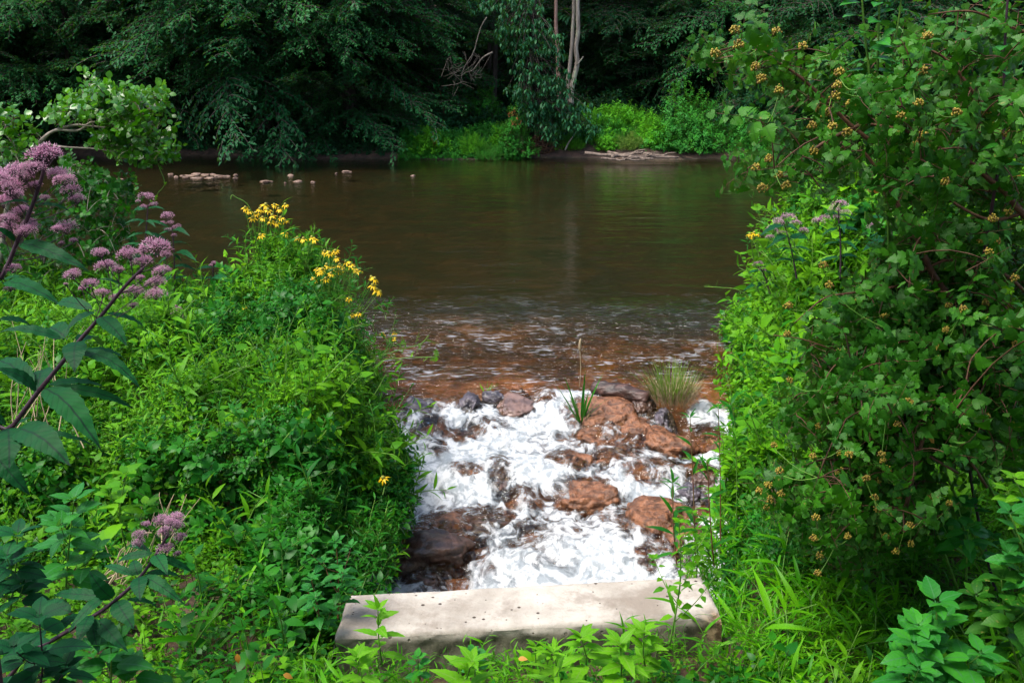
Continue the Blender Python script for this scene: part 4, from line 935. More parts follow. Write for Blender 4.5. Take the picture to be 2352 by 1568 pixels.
def fringe(x0, x1, n, off, hgt, Ts, mats, lab, sc, seed):
    q = np.random.default_rng(seed); x = q.uniform(x0, x1, n); y = bank(x) + off + q.random(n) ** 1.3 * 1.9
    h = hgt * (.7 + .5 * fbm(x * 1.1, y * .9, s=seed, o=2)) * ss(off - .1, off + .7, y - bank(x)); z = gz(x, y) + np.maximum(h, .02) * q.random(n) ** .4
    ac = Acc(); scatter(ac, Ts, np.stack([x, y, z - sc * .5], -1), q.normal(0, .4, (n, 3)) + [0, -.45, .9], sc * q.uniform(.6, 1.3, n))
    tag(ac.finish('bank_herbs', mats), lab, 'herbs', kind='stuff')
fringe(-20, -3.1, 4500, .9, .6, SP_FAR, [M['forest'], M['bark']], 'shaded low growth along the left part of the far waterline', .34, 61)
fringe(-3.1, .0, 2300, .55, .42, SP_FAR, [M['bankm'], M['stem']], 'bright low herbs at the foot of the far bushes left of the root tangle', .22, 62)
fringe(1.3, 6.2, 3000, 1.0, .45, SP_FARN, [M['bankm'], M['stem']], 'bright low herbs behind the driftwood', .24, 63)
fringe(6.2, 20, 5200, .3, .9, SP_FAR, [M['bankm'], M['stem']], 'green growth along the right part of the far waterline', .34, 64)
# dead stalks standing in the left bank growth
for k_, (x0, x1, y0, y1, Y, n, lab) in enumerate([(10, 200, 730, 1000, 5.0, 11, 'thin clump of dead tan stalks behind the nearest pink-topped weed'), (215, 300, 1180, 1330, 4.0, 10, 'bundle of dead tan stalks leaning beside the low pink flowers'), (300, 420, 1130, 1260, 4.7, 10, 'dead straw stems fallen across the leaves above the low pink flowers')]):
    q = np.random.default_rng(90 + k_); ac = Acc()
    for i in range(n):
        a = U(q.uniform(x0, x1), y1 + q.uniform(-10, 30), Y + q.normal(0, .15)); b = U(q.uniform(x0, x1) + (60 if k_ else 0), y0 + q.uniform(0, 90), Y + q.normal(0, .15)); m = (a + b) / 2 + q.normal(0, .04, 3)
        ac.tube(spline([a, m, b], 10), np.linspace(.004, .0015, 10), 4, cap=False)
        if i % 2: ac.tube(spline([m, m + q.normal(0, .06, 3) + [0, 0, .12]], 5), .0015, 3, cap=False)
    tag(ac.finish('dead_stalks', M['straw']), lab, 'stalks', 'dead stalks')

# ------------------------------------------------------------------ flower builders
def floret_dome(r, seed, n=34, pal=0):
    q = np.random.default_rng(seed); ac = Acc()
    for i in range(n):
        ph = i * 2.4; ct = 1 - .95 * (i + .5) / n; st_ = math.sqrt(1 - ct * ct); d = np.array([st_ * cos(ph), st_ * sin(ph), ct]) + q.normal(0, .10, 3); d /= np.linalg.norm(d)
        L = r * q.uniform(.30, .45); b = d * r * q.uniform(.55, .8); w = r * .055
        s1 = np.cross(d, [.3, .5, .8]); s1 /= np.linalg.norm(s1); s2 = np.cross(d, s1)
        v = [b, b + d * L * .6 + s1 * w, b + d * L * .6 + (-s1 * .5 + s2 * .87) * w, b + d * L * .6 + (-s1 * .5 - s2 * .87) * w, b + d * L + q.normal(0, .3, 3) * w]
        rr_ = q.random(); A = [(rr_ * .25, 0, 0)] + [(rr_ * .7 + .1, 0, 0)] * 3 + [(1, 0, 0)]
        ac.add(v, [(0, 1, 2), (0, 2, 3), (0, 3, 1), (1, 4, 2), (2, 4, 3), (3, 4, 1)], A, 0)
        # hair-like stamens
        for _ in range(2):
            e = b + d * L * 1.25 + q.normal(0, 1, 3) * L * .22; o_ = s1 * w * .25
            ac.add([b + d * L * .8, b + d * L * .8 + o_, e], [(0, 1, 2)], [(.9, 0, 0)] * 3, 0)
    for _ in range(7):
        d = nrm(q.normal(0, 1, (1, 3)))[0]; d[2] = abs(d[2]); ac.tube([[0, 0, -r * .25], list(d * r * .7)], r * .02, 3, 1, cap=False)
    return ac.T()
DOME = [floret_dome(1., i) for i in range(4)]
def joe(name, lab, stem, Y, heads, leaves, seed, r0=.0068, pk='pink', grp='pink-flowered weeds', foot=None, rate=1.0, root_at=None):
    q = np.random.default_rng(seed)
    sp_ = [U(a, b, Y + (c[0] if c else 0)) for a, b, *c in stem]
    if root_at is not None: sp_.append(np.array([root_at[0], root_at[1], float(gz(np.array(root_at[0]), np.array(root_at[1])))]))
    base = sp_[-1]; root = thing(name, lab, 'flower', base, grp)
    P = spline(sp_, 40); Acc().tube(P, np.linspace(r0 * .55, r0, 40), 8).finish('stem', M['joestem'], root)
    for h in heads:
        px, py, r = h[:3]; dY = h[3] if len(h) > 3 else q.normal(0, .025)
        c = U(px, py, Y + dY); R_ = r / F * (c[1] * cos(PITCH) + (CAMZ - c[2]) * sin(PITCH))
        ac = Acc(); n = max(4, int(13 * rate)); R_ *= 1.15
        dirs = []
        for i in range(n):
            ph = i * 2.4; ct = 1 - .85 * (i + .5) / n; st_ = math.sqrt(1 - ct * ct); dirs.append((st_ * cos(ph), st_ * sin(ph), ct))
        dirs = np.array(dirs); pp = c + (dirs * q.uniform(.8, 1.25, (n, 1)) + q.normal(0, .12, (n, 3))) * R_ * .58 * np.array([1, 1, .62]) - [0, 0, R_ * .2]; tilt = nrm(dirs * .7 + [0, -.15, .9])
        scatter(ac, DOME, pp, tilt, R_ * q.uniform(.30, .58, n))
        # pedicels from the stem
        i0 = int(np.argmin(np.linalg.norm(P - c, axis=1) + (P[:, 2] > c[2] - R_ * 1.2) * .05)); a0_ = P[min(i0 + 2, 39)]
        midp = (a0_ + c) / 2 + [0, 0, -.10 * np.linalg.norm(c - a0_)]
        ac.tube(spline([a0_, midp, c - [0, 0, R_ * .5]], 8), r0 * .15, 4, 1, cap=False)
        for e in pp: ac.tube(np.array([c - [0, 0, R_ * .6], e]), r0 * .10, 3, 1, cap=False)
        ac.finish('flower_cluster', [M[pk], M['joestem']], root)
    if leaves:
        ac = Acc()
        for (bx, by, tx, ty, w, *dd) in leaves:
            d0, d1 = (dd + [0, 0])[:2] if dd else (0, q.normal(0, .05))
            p0, p1 = U(bx, by, Y + d0), U(tx, ty, Y + d1); L = np.linalg.norm(p1 - p0); ax = p1 - p0
            T = leafT(16, w * .84, .72, fold=.16, droop=0, jag=.10, pet=0.05); v = T['v'].copy(); y = v[:, 1]
            v[:, 2] += .42 * (y - y ** 2) - .10 * y ** 3 + .010 * np.sin(y * 31 + q.random() * 6); v[:, 0] += .05 * np.sin(y * 3 + q.random() * 6) * y      # arched blade, hanging tip
            T = dict(T, v=v)
            tow = np.array([0, -1, .0]) if len(dd) < 3 else np.array(dd[2])
            R = frames(ax[None], (np.array([0, 0, 1.]) + tow * .55 + q.normal(0, .15, 3))[None])
            ac.inst(T, p0[None], R, L)
        ac.finish('foliage', [M['joe']], root)
    return root
c4 = lambda x, y: (x * .3359, y * .3359 + 514.5)
c1 = lambda x, y: (x * .3359, y * .3359)
c7 = lambda x, y: (x * .3359, y * .3359 + 1038)
H4 = [(1070, 160, 100), (890, 205, 68), (690, 200, 52), (735, 285, 66), (810, 312, 44), (970, 258, 64), (1105, 320, 58), (1060, 400, 64), (920, 470, 64), (1065, 480, 60), (500, 345, 58), (620, 408, 54), (700, 470, 54), (780, 500, 28), (910, 555, 30), (450, 410, 16), (965, 365, 28), (560, 440, 26), (1140, 210, 40)]
joe('joe_pye_weed', 'nearest pink-topped weed with a purple stem leaning right across the left foreground', [c4(980, 300), c4(850, 430), c4(680, 640), c4(540, 800), c4(430, 940), c4(250, 1160), c4(80, 1390), c4(-150, 1700)], 2.2,
    [(*c4(a, b), r * .336) for a, b, r in H4],
    [(*c4(850, 420), *c4(660, 365), .14), (*c4(680, 630), *c4(845, 815), .42, 0, -.08), (*c4(660, 600), *c4(440, 722), .36, 0, -.06), (*c4(655, 590), *c4(330, 548), .24, 0, .08), (*c4(700, 610), *c4(1050, 745), .17, 0, .10),
     (*c4(535, 800), *c4(485, 990), .62, 0, -.10), (*c4(440, 790), *c4(-10, 718), .26, 0, -.02), (*c4(460, 790), *c4(330, 690), .5, 0, .10), (*c4(540, 870), *c4(970, 1075), .25, 0, -.06), (*c4(540, 868), *c4(905, 932), .2, 0, .10), (*c4(520, 830), *c4(700, 800), .25, 0, .18),
     (*c4(255, 1150), *c4(-20, 960), .42, 0, -.05), (*c4(255, 1150), *c4(320, 960), .6, 0, .12), (*c4(290, 1120), *c4(705, 1465), .36, 0, -.12), (*c4(300, 1110), *c4(745, 1095), .20, 0, .12), (*c4(330, 1110), *c4(930, 1255), .17, 0, .05), (*c4(240, 1140), *c4(-60, 900), .3, 0, .15),
     (*c4(95, 1385), *c4(300, 1320), .28, 0, .1), (*c4(120, 1430), *c4(645, 1480), .14, 0, .0), (*c4(100, 1400), *c4(470, 1600), .42, 0, -.12), (*c4(60, 1390), *c4(60, 1640), .6, 0, -.12), (*c4(50, 1380), *c4(-200, 1250), .4, 0, -.05), (*c4(-60, 1560), *c4(200, 1840), .4, 0, -.05)], 1, root_at=(-1.35, 2.25))
H1 = [(*c1(a, b), r * .336) for a, b, r in [(320, 1060, 112), (225, 1150, 74), (120, 1160, 66), (40, 1200, 96), (60, 1280, 96), (180, 1205, 56), (400, 1190, 76), (440, 1230, 66), (485, 1300, 66), (525, 1360, 54), (240, 1265, 44), (150, 1450, 66), (60, 1500, 66), (205, 1525, 46), (310, 1350, 34), (0, 1230, 90), (20, 1380, 66), (100, 1330, 60)]] + \
     [(*c4(a, b), r * .336) for a, b, r in [(170, 50, 66), (450, 25, 70), (505, 112, 26), (90, 300, 54), (60, 20, 60), (210, 20, 50), (20, 60, 60), (390, 30, 36), (70, 440, 36), (420, 130, 22)]]
joe('joe_pye_weed', 'tall pink-topped weed cut by the left frame edge with the biggest flower heads', [c1(310, 1080), c1(290, 1200), c1(240, 1350), c1(180, 1510), c4(110, 140), c4(50, 290), c4(0, 380), c4(-120, 620)], 2.35, H1,
    [(*c4(120, 130), *c4(572, 298), .26, 0, -.08), (*c4(110, 120), *c4(-40, 20), .4, 0, -.04), (*c1(225, 1390), *c1(-20, 1385), .16, 0, -.05), (*c1(230, 1400), *c1(490, 1440), .16, 0, .0), (*c1(235, 1385), *c1(420, 1385), .14, 0, .1),
     (*c4(10, 400), *c4(388, 518), .32, 0, -.08), (*c4(0, 390), *c4(250, 375), .16, 0, .1), (*c4(-20, 650), *c4(230, 690), .3, 0, .05), (*c4(20, 400), *c4(-130, 420), .4, 0, -.08)], 2, root_at=(-1.75, 2.4))
H7 = [(*c7(a, b), r * .336) for a, b, r in [(1205, 450, 62), (1110, 470, 54), (1130, 545, 54), (1235, 580, 44), (1210, 500, 44), (1000, 490, 28), (955, 565, 44), (950, 620, 44), (1135, 660, 50), (1215, 690, 26), (1165, 480, 40)]]
joe('joe_pye_weed', 'low pink-flowered weed with dark leaves at the lower left', [c7(1150, 560), c7(1060, 710), c7(960, 850), c7(850, 960), c7(700, 1080), c7(500, 1200), c7(300, 1320), c7(150, 1420)], 2.75, H7,
    [(*c7(1055, 690), *c7(790, 750), .28), (*c7(1070, 700), *c7(1315, 828), .26), (*c7(1065, 700), *c7(1125, 825), .5, 0, -.1), (*c7(1040, 690), *c7(840, 640), .16, 0, .1), (*c7(960, 850), *c7(1258, 1000), .30, 0, -.08), (*c7(975, 840), *c7(1250, 832), .2, 0, .08), (*c7(950, 850), *c7(965, 995), .6, 0, -.1), (*c7(945, 850), *c7(915, 725), .7, 0, .06), (*c7(930, 850), *c7(690, 770), .26, 0, .05),
     (*c7(775, 1005), *c7(608, 828), .5, 0, -.04), (*c7(760, 990), *c7(335, 975), .22, 0, .05), (*c7(750, 970), *c7(450, 1210), .3, 0, -.12), (*c7(800, 1010), *c7(893, 1205), .6, 0, -.1), (*c7(850, 1010), *c7(1095, 1055), .2, 0, .06), (*c7(620, 1110), *c7(530, 1300), .5, 0, -.12), (*c7(640, 1130), *c7(655, 1370), .5, 0, -.1), (*c7(660, 1140), *c7(865, 1345), .4, 0, -.1), (*c7(500, 1100), *c7(240, 1050), .5),
     (*c7(300, 1320), *c7(300, 1475), .7, 0, -.1), (*c7(420, 1250), *c7(120, 1080), .35), (*c7(300, 1320), *c7(560, 1520), .4, 0, -.08), (*c7(280, 1330), *c7(0, 1290), .5), (*c7(230, 1380), *c7(240, 1560), .6, 0, -.1), (*c7(200, 1380), *c7(-60, 1480), .5), (*c7(380, 1240), *c7(560, 1090), .4, 0, .1)], 3, r0=.008, root_at=(-1.9, 2.75))
def smalljoe(lab, top, foot, Y, heads, seed, lv=5, pk='palepink'):
    q = np.random.default_rng(seed); (tx, ty), (fx, fy) = top, foot; L = []
    for i in range(lv):
        u = (i + .4) / lv * .8; nx, ny = tx + (fx - tx) * u, ty + (fy - ty) * u
        for s_ in (-1, 1, .4, -.5): L.append((nx, ny, nx + s_ * q.uniform(36, 60), ny + q.uniform(-6, 22), .22, 0, q.normal(0, .15)))
    return joe('joe_pye_weed', lab, [(tx, ty), ((tx + fx) / 2 + 3, (ty + fy) / 2), (fx, fy)], Y, heads, L, seed, r0=.007, pk=pk, grp='small pink-flowered weeds', rate=.6)
smalljoe('pale pink flower cluster under the hanging vine at left', (340, 470), (320, 640), 7.4, [(342, 452, 17), (318, 462, 7), (330, 475, 9), (352, 470, 10)], 11)
smalljoe('pale pink flowers standing against the brown water right of the hanging vine', (395, 520), (400, 690), 7.6, [(383, 497, 16), (372, 513, 8), (405, 524, 14), (386, 527, 8), (400, 540, 7), (392, 512, 8)], 12)
smalljoe('short pink bud cluster on a leafy stem left of the yellow flowers', (490, 605), (480, 700), 7.6, [(492, 605, 8), (484, 610, 6)], 13, 3)
smalljoe('dull pink flower head low among leaves right of the nearest pink-topped weed', (405, 715), (400, 770), 6.6, [(405, 712, 12), (418, 730, 10), (395, 722, 8)], 14, 1)
smalljoe('deep pink flower heads at the top left of the right bank', (1800, 510), (1830, 640), 6.7, [(1812, 500, 20), (1790, 512, 16), (1775, 526, 12), (1828, 512, 12), (1795, 535, 10), (1770, 545, 10), (1845, 530, 12)], 15, 4, pk='pink')
smalljoe('pale lilac flower heads beside the deep pink ones on the right bank', (1925, 480), (1930, 640), 6.6, [(1930, 470, 18), (1915, 482, 14), (1942, 488, 12), (1895, 500, 12), (1880, 508, 14), (1925, 500, 10)], 16, 4)
smalljoe('faded lilac flower heads furthest right on the bank behind the shrub', (2045, 490), (2050, 640), 6.4, [(2048, 482, 14), (2040, 498, 12), (2010, 520, 16), (2075, 495, 9)], 17, 4)
smalljoe('small pink flower head low on the outer edge of the right bank', (1745, 610), (1770, 680), 7.2, [(1742, 607, 12), (1752, 618, 9)], 18, 2, pk='pink')

def bloom(seed):
    q = np.random.default_rng(seed); ac = Acc(); n = 9
    for i in range(n):
        az = i * 2 * pi / n + q.normal(0, .1); T = leafT(3, .34, .6, droop=.35, fold=.1)
        ax = np.array([[cos(az), sin(az), q.uniform(-.6, .05)]]); ac.inst(T, np.zeros((1, 3)), frames(ax, np.array([[0, 0, 1.]])), q.uniform(.8, 1.05))
    v = ICO2 * np.array([.26, .26, .28]) + [0, 0, .08]; ac.add(v, ICOF2, None, 1); return ac.T()
BL_ = [bloom(i) for i in range(4)]
def coneflower(lab, foot, tops, Y, seed, leafy=20, r=.034, bend=0):
    q = np.random.default_rng(seed); b = U(*foot, Y); b[2] = min(b[2], 1.0); root = thing('yellow_coneflower', lab, 'flower', b, 'yellow coneflowers')
    st = Acc(); fo = Acc()
    for j, (px, py) in enumerate(tops):
        c = U(px, py, Y + q.normal(0, .10)); m1 = b * .45 + c * .55; m1[0] += q.normal(0, .03); m1[:2] = m1[:2] * .6 + b[:2] * .4 + (c[:2] - b[:2]) * .2
        P = spline([b + np.append(q.normal(0, .04, 2), 0), m1, c], 12); st.tube(P, np.linspace(.0045, .0022, 12), 4, cap=False)
        for u in q.uniform(.1, .85, 3):
            p = P[int(u * 11)]; scatter(fo, SP_LAN, p[None], np.array([[q.normal(0, .6), q.normal(0, .6), .8]]), q.uniform(.25, .55))
        ac = Acc(); up = nrm(np.array([[q.normal(0, .25), -.25 + q.normal(0, .2), 1.]]))
        scatter(ac, [BL_[j % 4]], c[None], up, 1.18 * r * q.uniform(.85, 1.2)); ac.finish('flower', [M['yellow'], M['disc']], root)
    for _ in range(leafy):
        p = b + np.array([q.normal(0, .08), q.normal(0, .08), q.uniform(-.1, .5)]); scatter(fo, SP_LAN, p[None], np.array([[q.normal(0, .5), q.normal(0, .5), .8]]), q.uniform(.6, 1.1))
    st.finish('stem', M['stem'], root); fo.finish('foliage', [M['cover_cool'], M['stem']], root)
coneflower('tallest yellow flower clump rising over the water on the left bank', (605, 690), [(573, 485), (563, 477), (580, 500), (597, 480), (603, 500), (615, 482), (625, 495), (640, 480), (655, 470), (645, 500), (622, 508), (636, 512), (655, 508), (598, 540), (610, 470), (587, 490), (630, 470)], 7.7, 1, 34, .036)
coneflower('pair of yellow flowers between the tall clump and the broad clump', (690, 700), [(683, 546), (697, 548), (716, 545), (722, 549), (655, 535)], 7.5, 2, 16)
coneflower('broad yellow flower clump on the right shoulder of the left bank', (765, 740), [(745, 578), (757, 580), (770, 576), (772, 592), (728, 618), (740, 618), (722, 640), (750, 608), (765, 612), (780, 608), (795, 602), (804, 607), (815, 615), (822, 622), (790, 618), (778, 622), (735, 625), (760, 628), (748, 640), (715, 645)], 7.2, 3, 40, .034)
coneflower('two yellow flowers leaning out over the water', (800, 770), [(853, 636), (860, 640), (865, 665), (873, 670), (856, 655)], 7.0, 4, 10)
coneflower('few small yellow flowers lower on the outer side of the left bank', (835, 800), [(802, 685), (810, 722), (822, 720)], 6.9, 5, 12, .028)
coneflower('three tiny yellow flowers at the tip of the left bank', (880, 840), [(880, 766), (905, 764), (903, 778)], 6.9, 6, 8, .028)
coneflower('single yellow flower on the side of the left heap beside the white water', (885, 1130), [(880, 1097)], 5.25, 7, 3, .036)
coneflower('yellow flower at the top left corner of the right bank', (1760, 640), [(1722, 538), (1732, 535), (1742, 538), (1728, 545)], 7.3, 8, 8, .030)
coneflower('scattered small yellow flowers inside the left bank foliage', (660, 760), [(665, 690), (640, 705), (560, 705), (668, 705), (700, 715)], 7.0, 9, 10, .022)

# ------------------------------------------------------------------ alder bush at left
def branchy(name, lab, cat, base, branches, Y, regions, Ts, mats, sc, seed, barkm, r0=.02, twr=.003, dY=.35, group=None, up0=(0, -.2, .5), dmain=0.):
    q = np.random.default_rng(seed); root = thing(name, lab, cat, base, group); st = Acc(); pts = []
    for br, r in branches:
        P = spline([U(a, b, Y + dmain + (c[0] if c else 0)) for a, b, *c in br], 22); st.tube(P, np.linspace(r, r * .3, 22), 6); pts.append(P)
    pts = np.vstack(pts); fo = Acc(); anchors = []
    for (px, py, rx, ry, n) in regions:
        a = q.random(n) * 6.28; rr_ = q.random(n) ** .5
        anchors.append(U(px + rx * rr_ * np.cos(a), py + ry * rr_ * np.sin(a), Y + q.normal(0, dY, n)))
    A = np.vstack(anchors); N = len(A); out = np.zeros((N, 3))
    d0 = np.array([np.linalg.norm(pts - p, axis=1).min() for p in A]); A = A[np.argsort(d0)]; tree_ = np.vstack([pts, A]); m0 = len(pts)
    for i, p in enumerate(A):                       # each twig grows from the nearest wood already there
        j = int(np.argmin(np.linalg.norm(tree_[:m0 + i] - p, axis=1) + (np.arange(m0 + i) < m0) * -.03)); b = tree_[j]; d = p - b; out[i] = d
        s_ = np.linspace(0, 1, 5)[:, None]; st.tube(b * (1 - s_) + p * s_ + np.array([0, 0, .10]) * np.sin(s_ * pi) * np.linalg.norm(d), np.linspace(twr * 1.1, twr * .6, 5), 3, cap=False)
    up = nrm(nrm(out) * .8 + np.array(up0) + q.normal(0, .35, (N, 3)))
    scatter(fo, Ts, A - up * .08 * sc, up, sc * q.uniform(.75, 1.2, N))
    st.finish('branch', barkm, root); fo.finish('foliage', mats, root); return root, A
MA = [M['alder'], M['twig']]
b0 = U(30, 560, 8.2)
branchy('alder_bush', 'round-leaved bush leaning over the water at the upper left on grey branches', 'bush', [b0[0], b0[1], .3],
    [([(0, 620), (15, 480), (40, 385), (75, 345), (110, 308), (165, 288), (210, 290), (260, 295)], .022), ([(90, 330), (125, 300), (180, 300), (215, 280), (290, 290), (340, 250)], .014), ([(100, 330), (150, 338), (220, 342), (290, 355), (350, 370)], .010), ([(215, 290), (200, 240), (205, 195)], .008), ([(260, 295), (320, 290), (360, 300)], .007)],
    8.2, [(230, 240, 100, 50, 16), (330, 320, 70, 60, 14), (215, 235, 38, 40, 26), (160, 262, 40, 28, 20), (270, 250, 60, 36, 44), (330, 255, 50, 30, 26), (365, 225, 22, 16, 8), (300, 300, 60, 26, 34), (345, 345, 46, 36, 32), (270, 345, 46, 20, 16), (240, 320, 50, 14, 12), (75, 315, 16, 12, 6), (300, 275, 70, 40, 26), (380, 350, 16, 16, 8)], SP_ALD, MA, .88, 21, M['greytwig'], dY=.22)
b0 = U(-60, 560, 8.4)
branchy('alder_bush', 'round-leaved bush cut by the left frame edge above the pink flowers', 'bush', [b0[0], b0[1], .3],
    [([(-100, 600), (-80, 450), (-40, 350), (10, 300)], .02), ([(-40, 350), (0, 370), (40, 380)], .01)], 8.4, [(10, 320, 40, 70, 50), (-60, 330, 60, 90, 60), (20, 390, 34, 20, 14), (-160, 380, 90, 130, 90)], SP_ALD, MA, .88, 22, M['greytwig'])
b0 = U(140, 700, 8.6)
branchy('alder_bush', 'darker small-leaved bush spilling down to the water behind the pink flowers', 'bush', [b0[0], b0[1], .3],
    [([(90, 680), (110, 560), (150, 450), (200, 420)], .016), ([(110, 560), (180, 500), (260, 470)], .012), ([(100, 600), (60, 480), (40, 420)], .012)], 8.6, [(170, 400, 40, 34, 26), (200, 430, 70, 36, 60), (250, 460, 60, 40, 50), (230, 500, 70, 40, 50), (150, 500, 90, 60, 70), (230, 560, 90, 50, 60), (110, 600, 120, 50, 60), (290, 440, 40, 24, 18)], SP_ALD,
    [leafmat('dark_alder_leaf', (.010, .085, .006), (.03, .17, .008), rough=.4, spec=.25), M['twig']], .75, 23, M['greytwig'])
# vine hanging from the alder
def vine(lab, pts, Y, seed, Ts=SP_TRI, n=14, sc=.35, mat=None):
    q = np.random.default_rng(seed); P = spline([U(a, b, Y) for a, b in pts], 26); root = thing('vine', lab, 'vine', P[0], 'loose vines')
    Acc().tube(P, .003, 4).finish('stem', M['stem'], root); ac = Acc()
    k = q.integers(2, 26, n); scatter(ac, Ts, P[k], q.normal(0, 1, (n, 3)) + [0, -.3, .3], sc * q.uniform(.6, 1.2, n)); ac.finish('foliage', mat or [M['cover'], M['stem']], root)
vine('thin vine hanging from the round-leaved bush to the pale pink flowers', [(350, 330), (362, 375), (378, 420), (362, 445), (352, 470)], 8.0, 1, n=9, sc=.3)
vine('curled vine tip reaching up left of the tallest yellow flowers', [(585, 500), (572, 475), (560, 462), (545, 455), (533, 448), (530, 458)], 7.7, 2, n=2, sc=.12)
vine('leafy vine shoot reaching right over the water from the left bank tip', [(850, 830), (880, 815), (930, 800), (965, 790), (985, 770)], 6.8, 3, Ts=SP_FINE, n=22, sc=.5)
vine('pale vine stem reaching out low over the water from the left bank', [(840, 860), (880, 828), (930, 822), (985, 820), (1005, 822)], 6.5, 4, n=7, sc=.4)
vine('thin vine reaching left over the water from the right bank', [(1720, 680), (1690, 664), (1650, 660), (1618, 658)], 7.0, 5, Ts=SP_FINE, n=5, sc=.25)
vine('pale vine climbing diagonally over the yellow-fruited shrub', [(2150, 860), (2200, 830), (2260, 790), (2300, 700), (2340, 620), (2420, 560)], 3.4, 6, n=8, sc=.6)
vine('yellow vine stem arching across the middle of the left heap', [(500, 985), (560, 930), (640, 880), (740, 845), (800, 832)], 6.0, 7, n=6, sc=.5)

# ------------------------------------------------------------------ yellow-fruited shrub (right)
def ninebark(lab, base, main, Y, regions, seeds, seed, sc=.85, dY=.36, root_z=.1):
    regions = [(a, b, c, d, int(n * (1.45 if b > 480 else .68))) for a, b, c, d, n in regions]
    base = [base[0], base[1], root_z]
    root, A = branchy('ninebark_shrub', lab, 'shrub', base, main, Y, regions, SP_NINE, [M['nine'], M['twig']], sc, seed, M['twig'], dY=dY, twr=.0028, group='yellow-fruited shrubs', up0=(-.1, -.25, .1), dmain=-.42)
    q = np.random.default_rng(seed + 1)
    for (px, py, r, *c) in seeds:
        p = U(px, py, Y - q.uniform(.5, .9) + (c[0] if c else 0)); R_ = r / F * p[1] * .84; ac = Acc(); n = 26
        for i in range(n):
            ph = i * 2.4; ct = 1 - 1.5 * (i + .5) / n; st_ = math.sqrt(1 - ct * ct); d = np.array([st_ * cos(ph), st_ * sin(ph), ct]) + q.normal(0, .12, 3)
            c_ = p + d * R_ * .75 * q.uniform(.75, 1.25); ac.add(ICOS * R_ * q.uniform(.16, .26) * np.array([1, 1, 1.3]) + c_, ICOSF, np.tile([q.random() ** .7, 0, 0], (len(ICOS), 1)), 0)
            ac.tube(np.array([p - [0, 0, R_ * .8], c_]), R_ * .05, 3, 1, cap=False)
        j = int(np.argmin(np.linalg.norm(A - p, axis=1))); e = A[j]; ac.tube(spline([e, (e + p) / 2 - [0, 0, .02], p - [0, 0, R_ * .8]], 6), .0016, 3, 1, cap=False)
        ac.finish('seed_cluster', [M['seed'], M['stem']], root)
    return root
ICOS, ICOSF = icos(0)
c3 = lambda x, y, *c: (x * .3359 + 1562, y * .3359, *c)
c6 = lambda x, y, *c: (x * .3359 + 1562, y * .3359 + 514.5, *c)
c9 = lambda x, y, *c: (x * .3359 + 1562, y * .3359 + 1038, *c)
main1 = [([c3(2600, 1700), c3(2340, 1460), c3(2230, 1320), c3(2130, 1240), c3(1980, 1110), c3(1850, 1060), c3(1700, 960), c3(1520, 890), c3(1300, 850), c3(1240, 850)], .013),
         ([c3(1900, 2100), c6(1720, 330), c6(1640, 130), c3(1540, 1500), c3(1440, 1300), c3(1320, 1120), c3(1250, 1030)], .013),
         ([c3(1350, 1000), c3(1160, 850), c3(1010, 700), c3(860, 560), c3(740, 470), c3(600, 390), c3(520, 350), c3(430, 330)], .008),
         ([c3(1240, 850), c3(1010, 960), c3(900, 1040), c3(800, 1150), c3(740, 1200), c3(700, 1210)], .008),
         ([c3(2340, 760), c3(2150, 780), c3(1990, 610), c3(1900, 490), c3(1800, 390), c3(1680, 330), c3(1650, 290)], .008),
         ([c3(2340, 1460), c3(2100, 1500), c3(1800, 1340), c3(1600, 1180), c3(1550, 1150)], .007),
         ([c6(2100, 1800), c6(1750, 1270), c6(1500, 1090), c6(1300, 960), c6(1100, 880), c6(850, 790), c6(640, 760)], .006),
         ([c6(1900, 1700), c6(1550, 1490), c6(1380, 1350), c6(1180, 1230), c6(1050, 1040), c6(900, 950)], .006),
         ([c9(1540, 400, -.2), c6(1640, 1540, -.2), c6(1700, 1400, -.2), c6(1800, 1230, -.2), c6(1950, 1090, -.2), c6(2100, 950)], .008),
         ([c9(1160, 430), c9(1230, 250), c9(1330, 130), c9(1380, 60), c6(1640, 1600)], .008),
         ([c6(1500, 1700), c9(1240, 110), c9(1100, 60), c9(980, 50), c9(860, 90), c9(750, 160)], .006),
         ([c6(2400, 500), c6(2150, 300), c6(1800, 250), c6(1500, 420), c6(1180, 470), c6(1000, 500), c6(880, 590), c6(780, 680)], .007),
         ([c3(2600, 300), c3(2300, 200), c3(2000, 80), c3(1700, 100)], .007),
         ([c3(2800, 1300), c6(2700, 600), c6(2750, 1400), c9(2600, 600)], .014)]
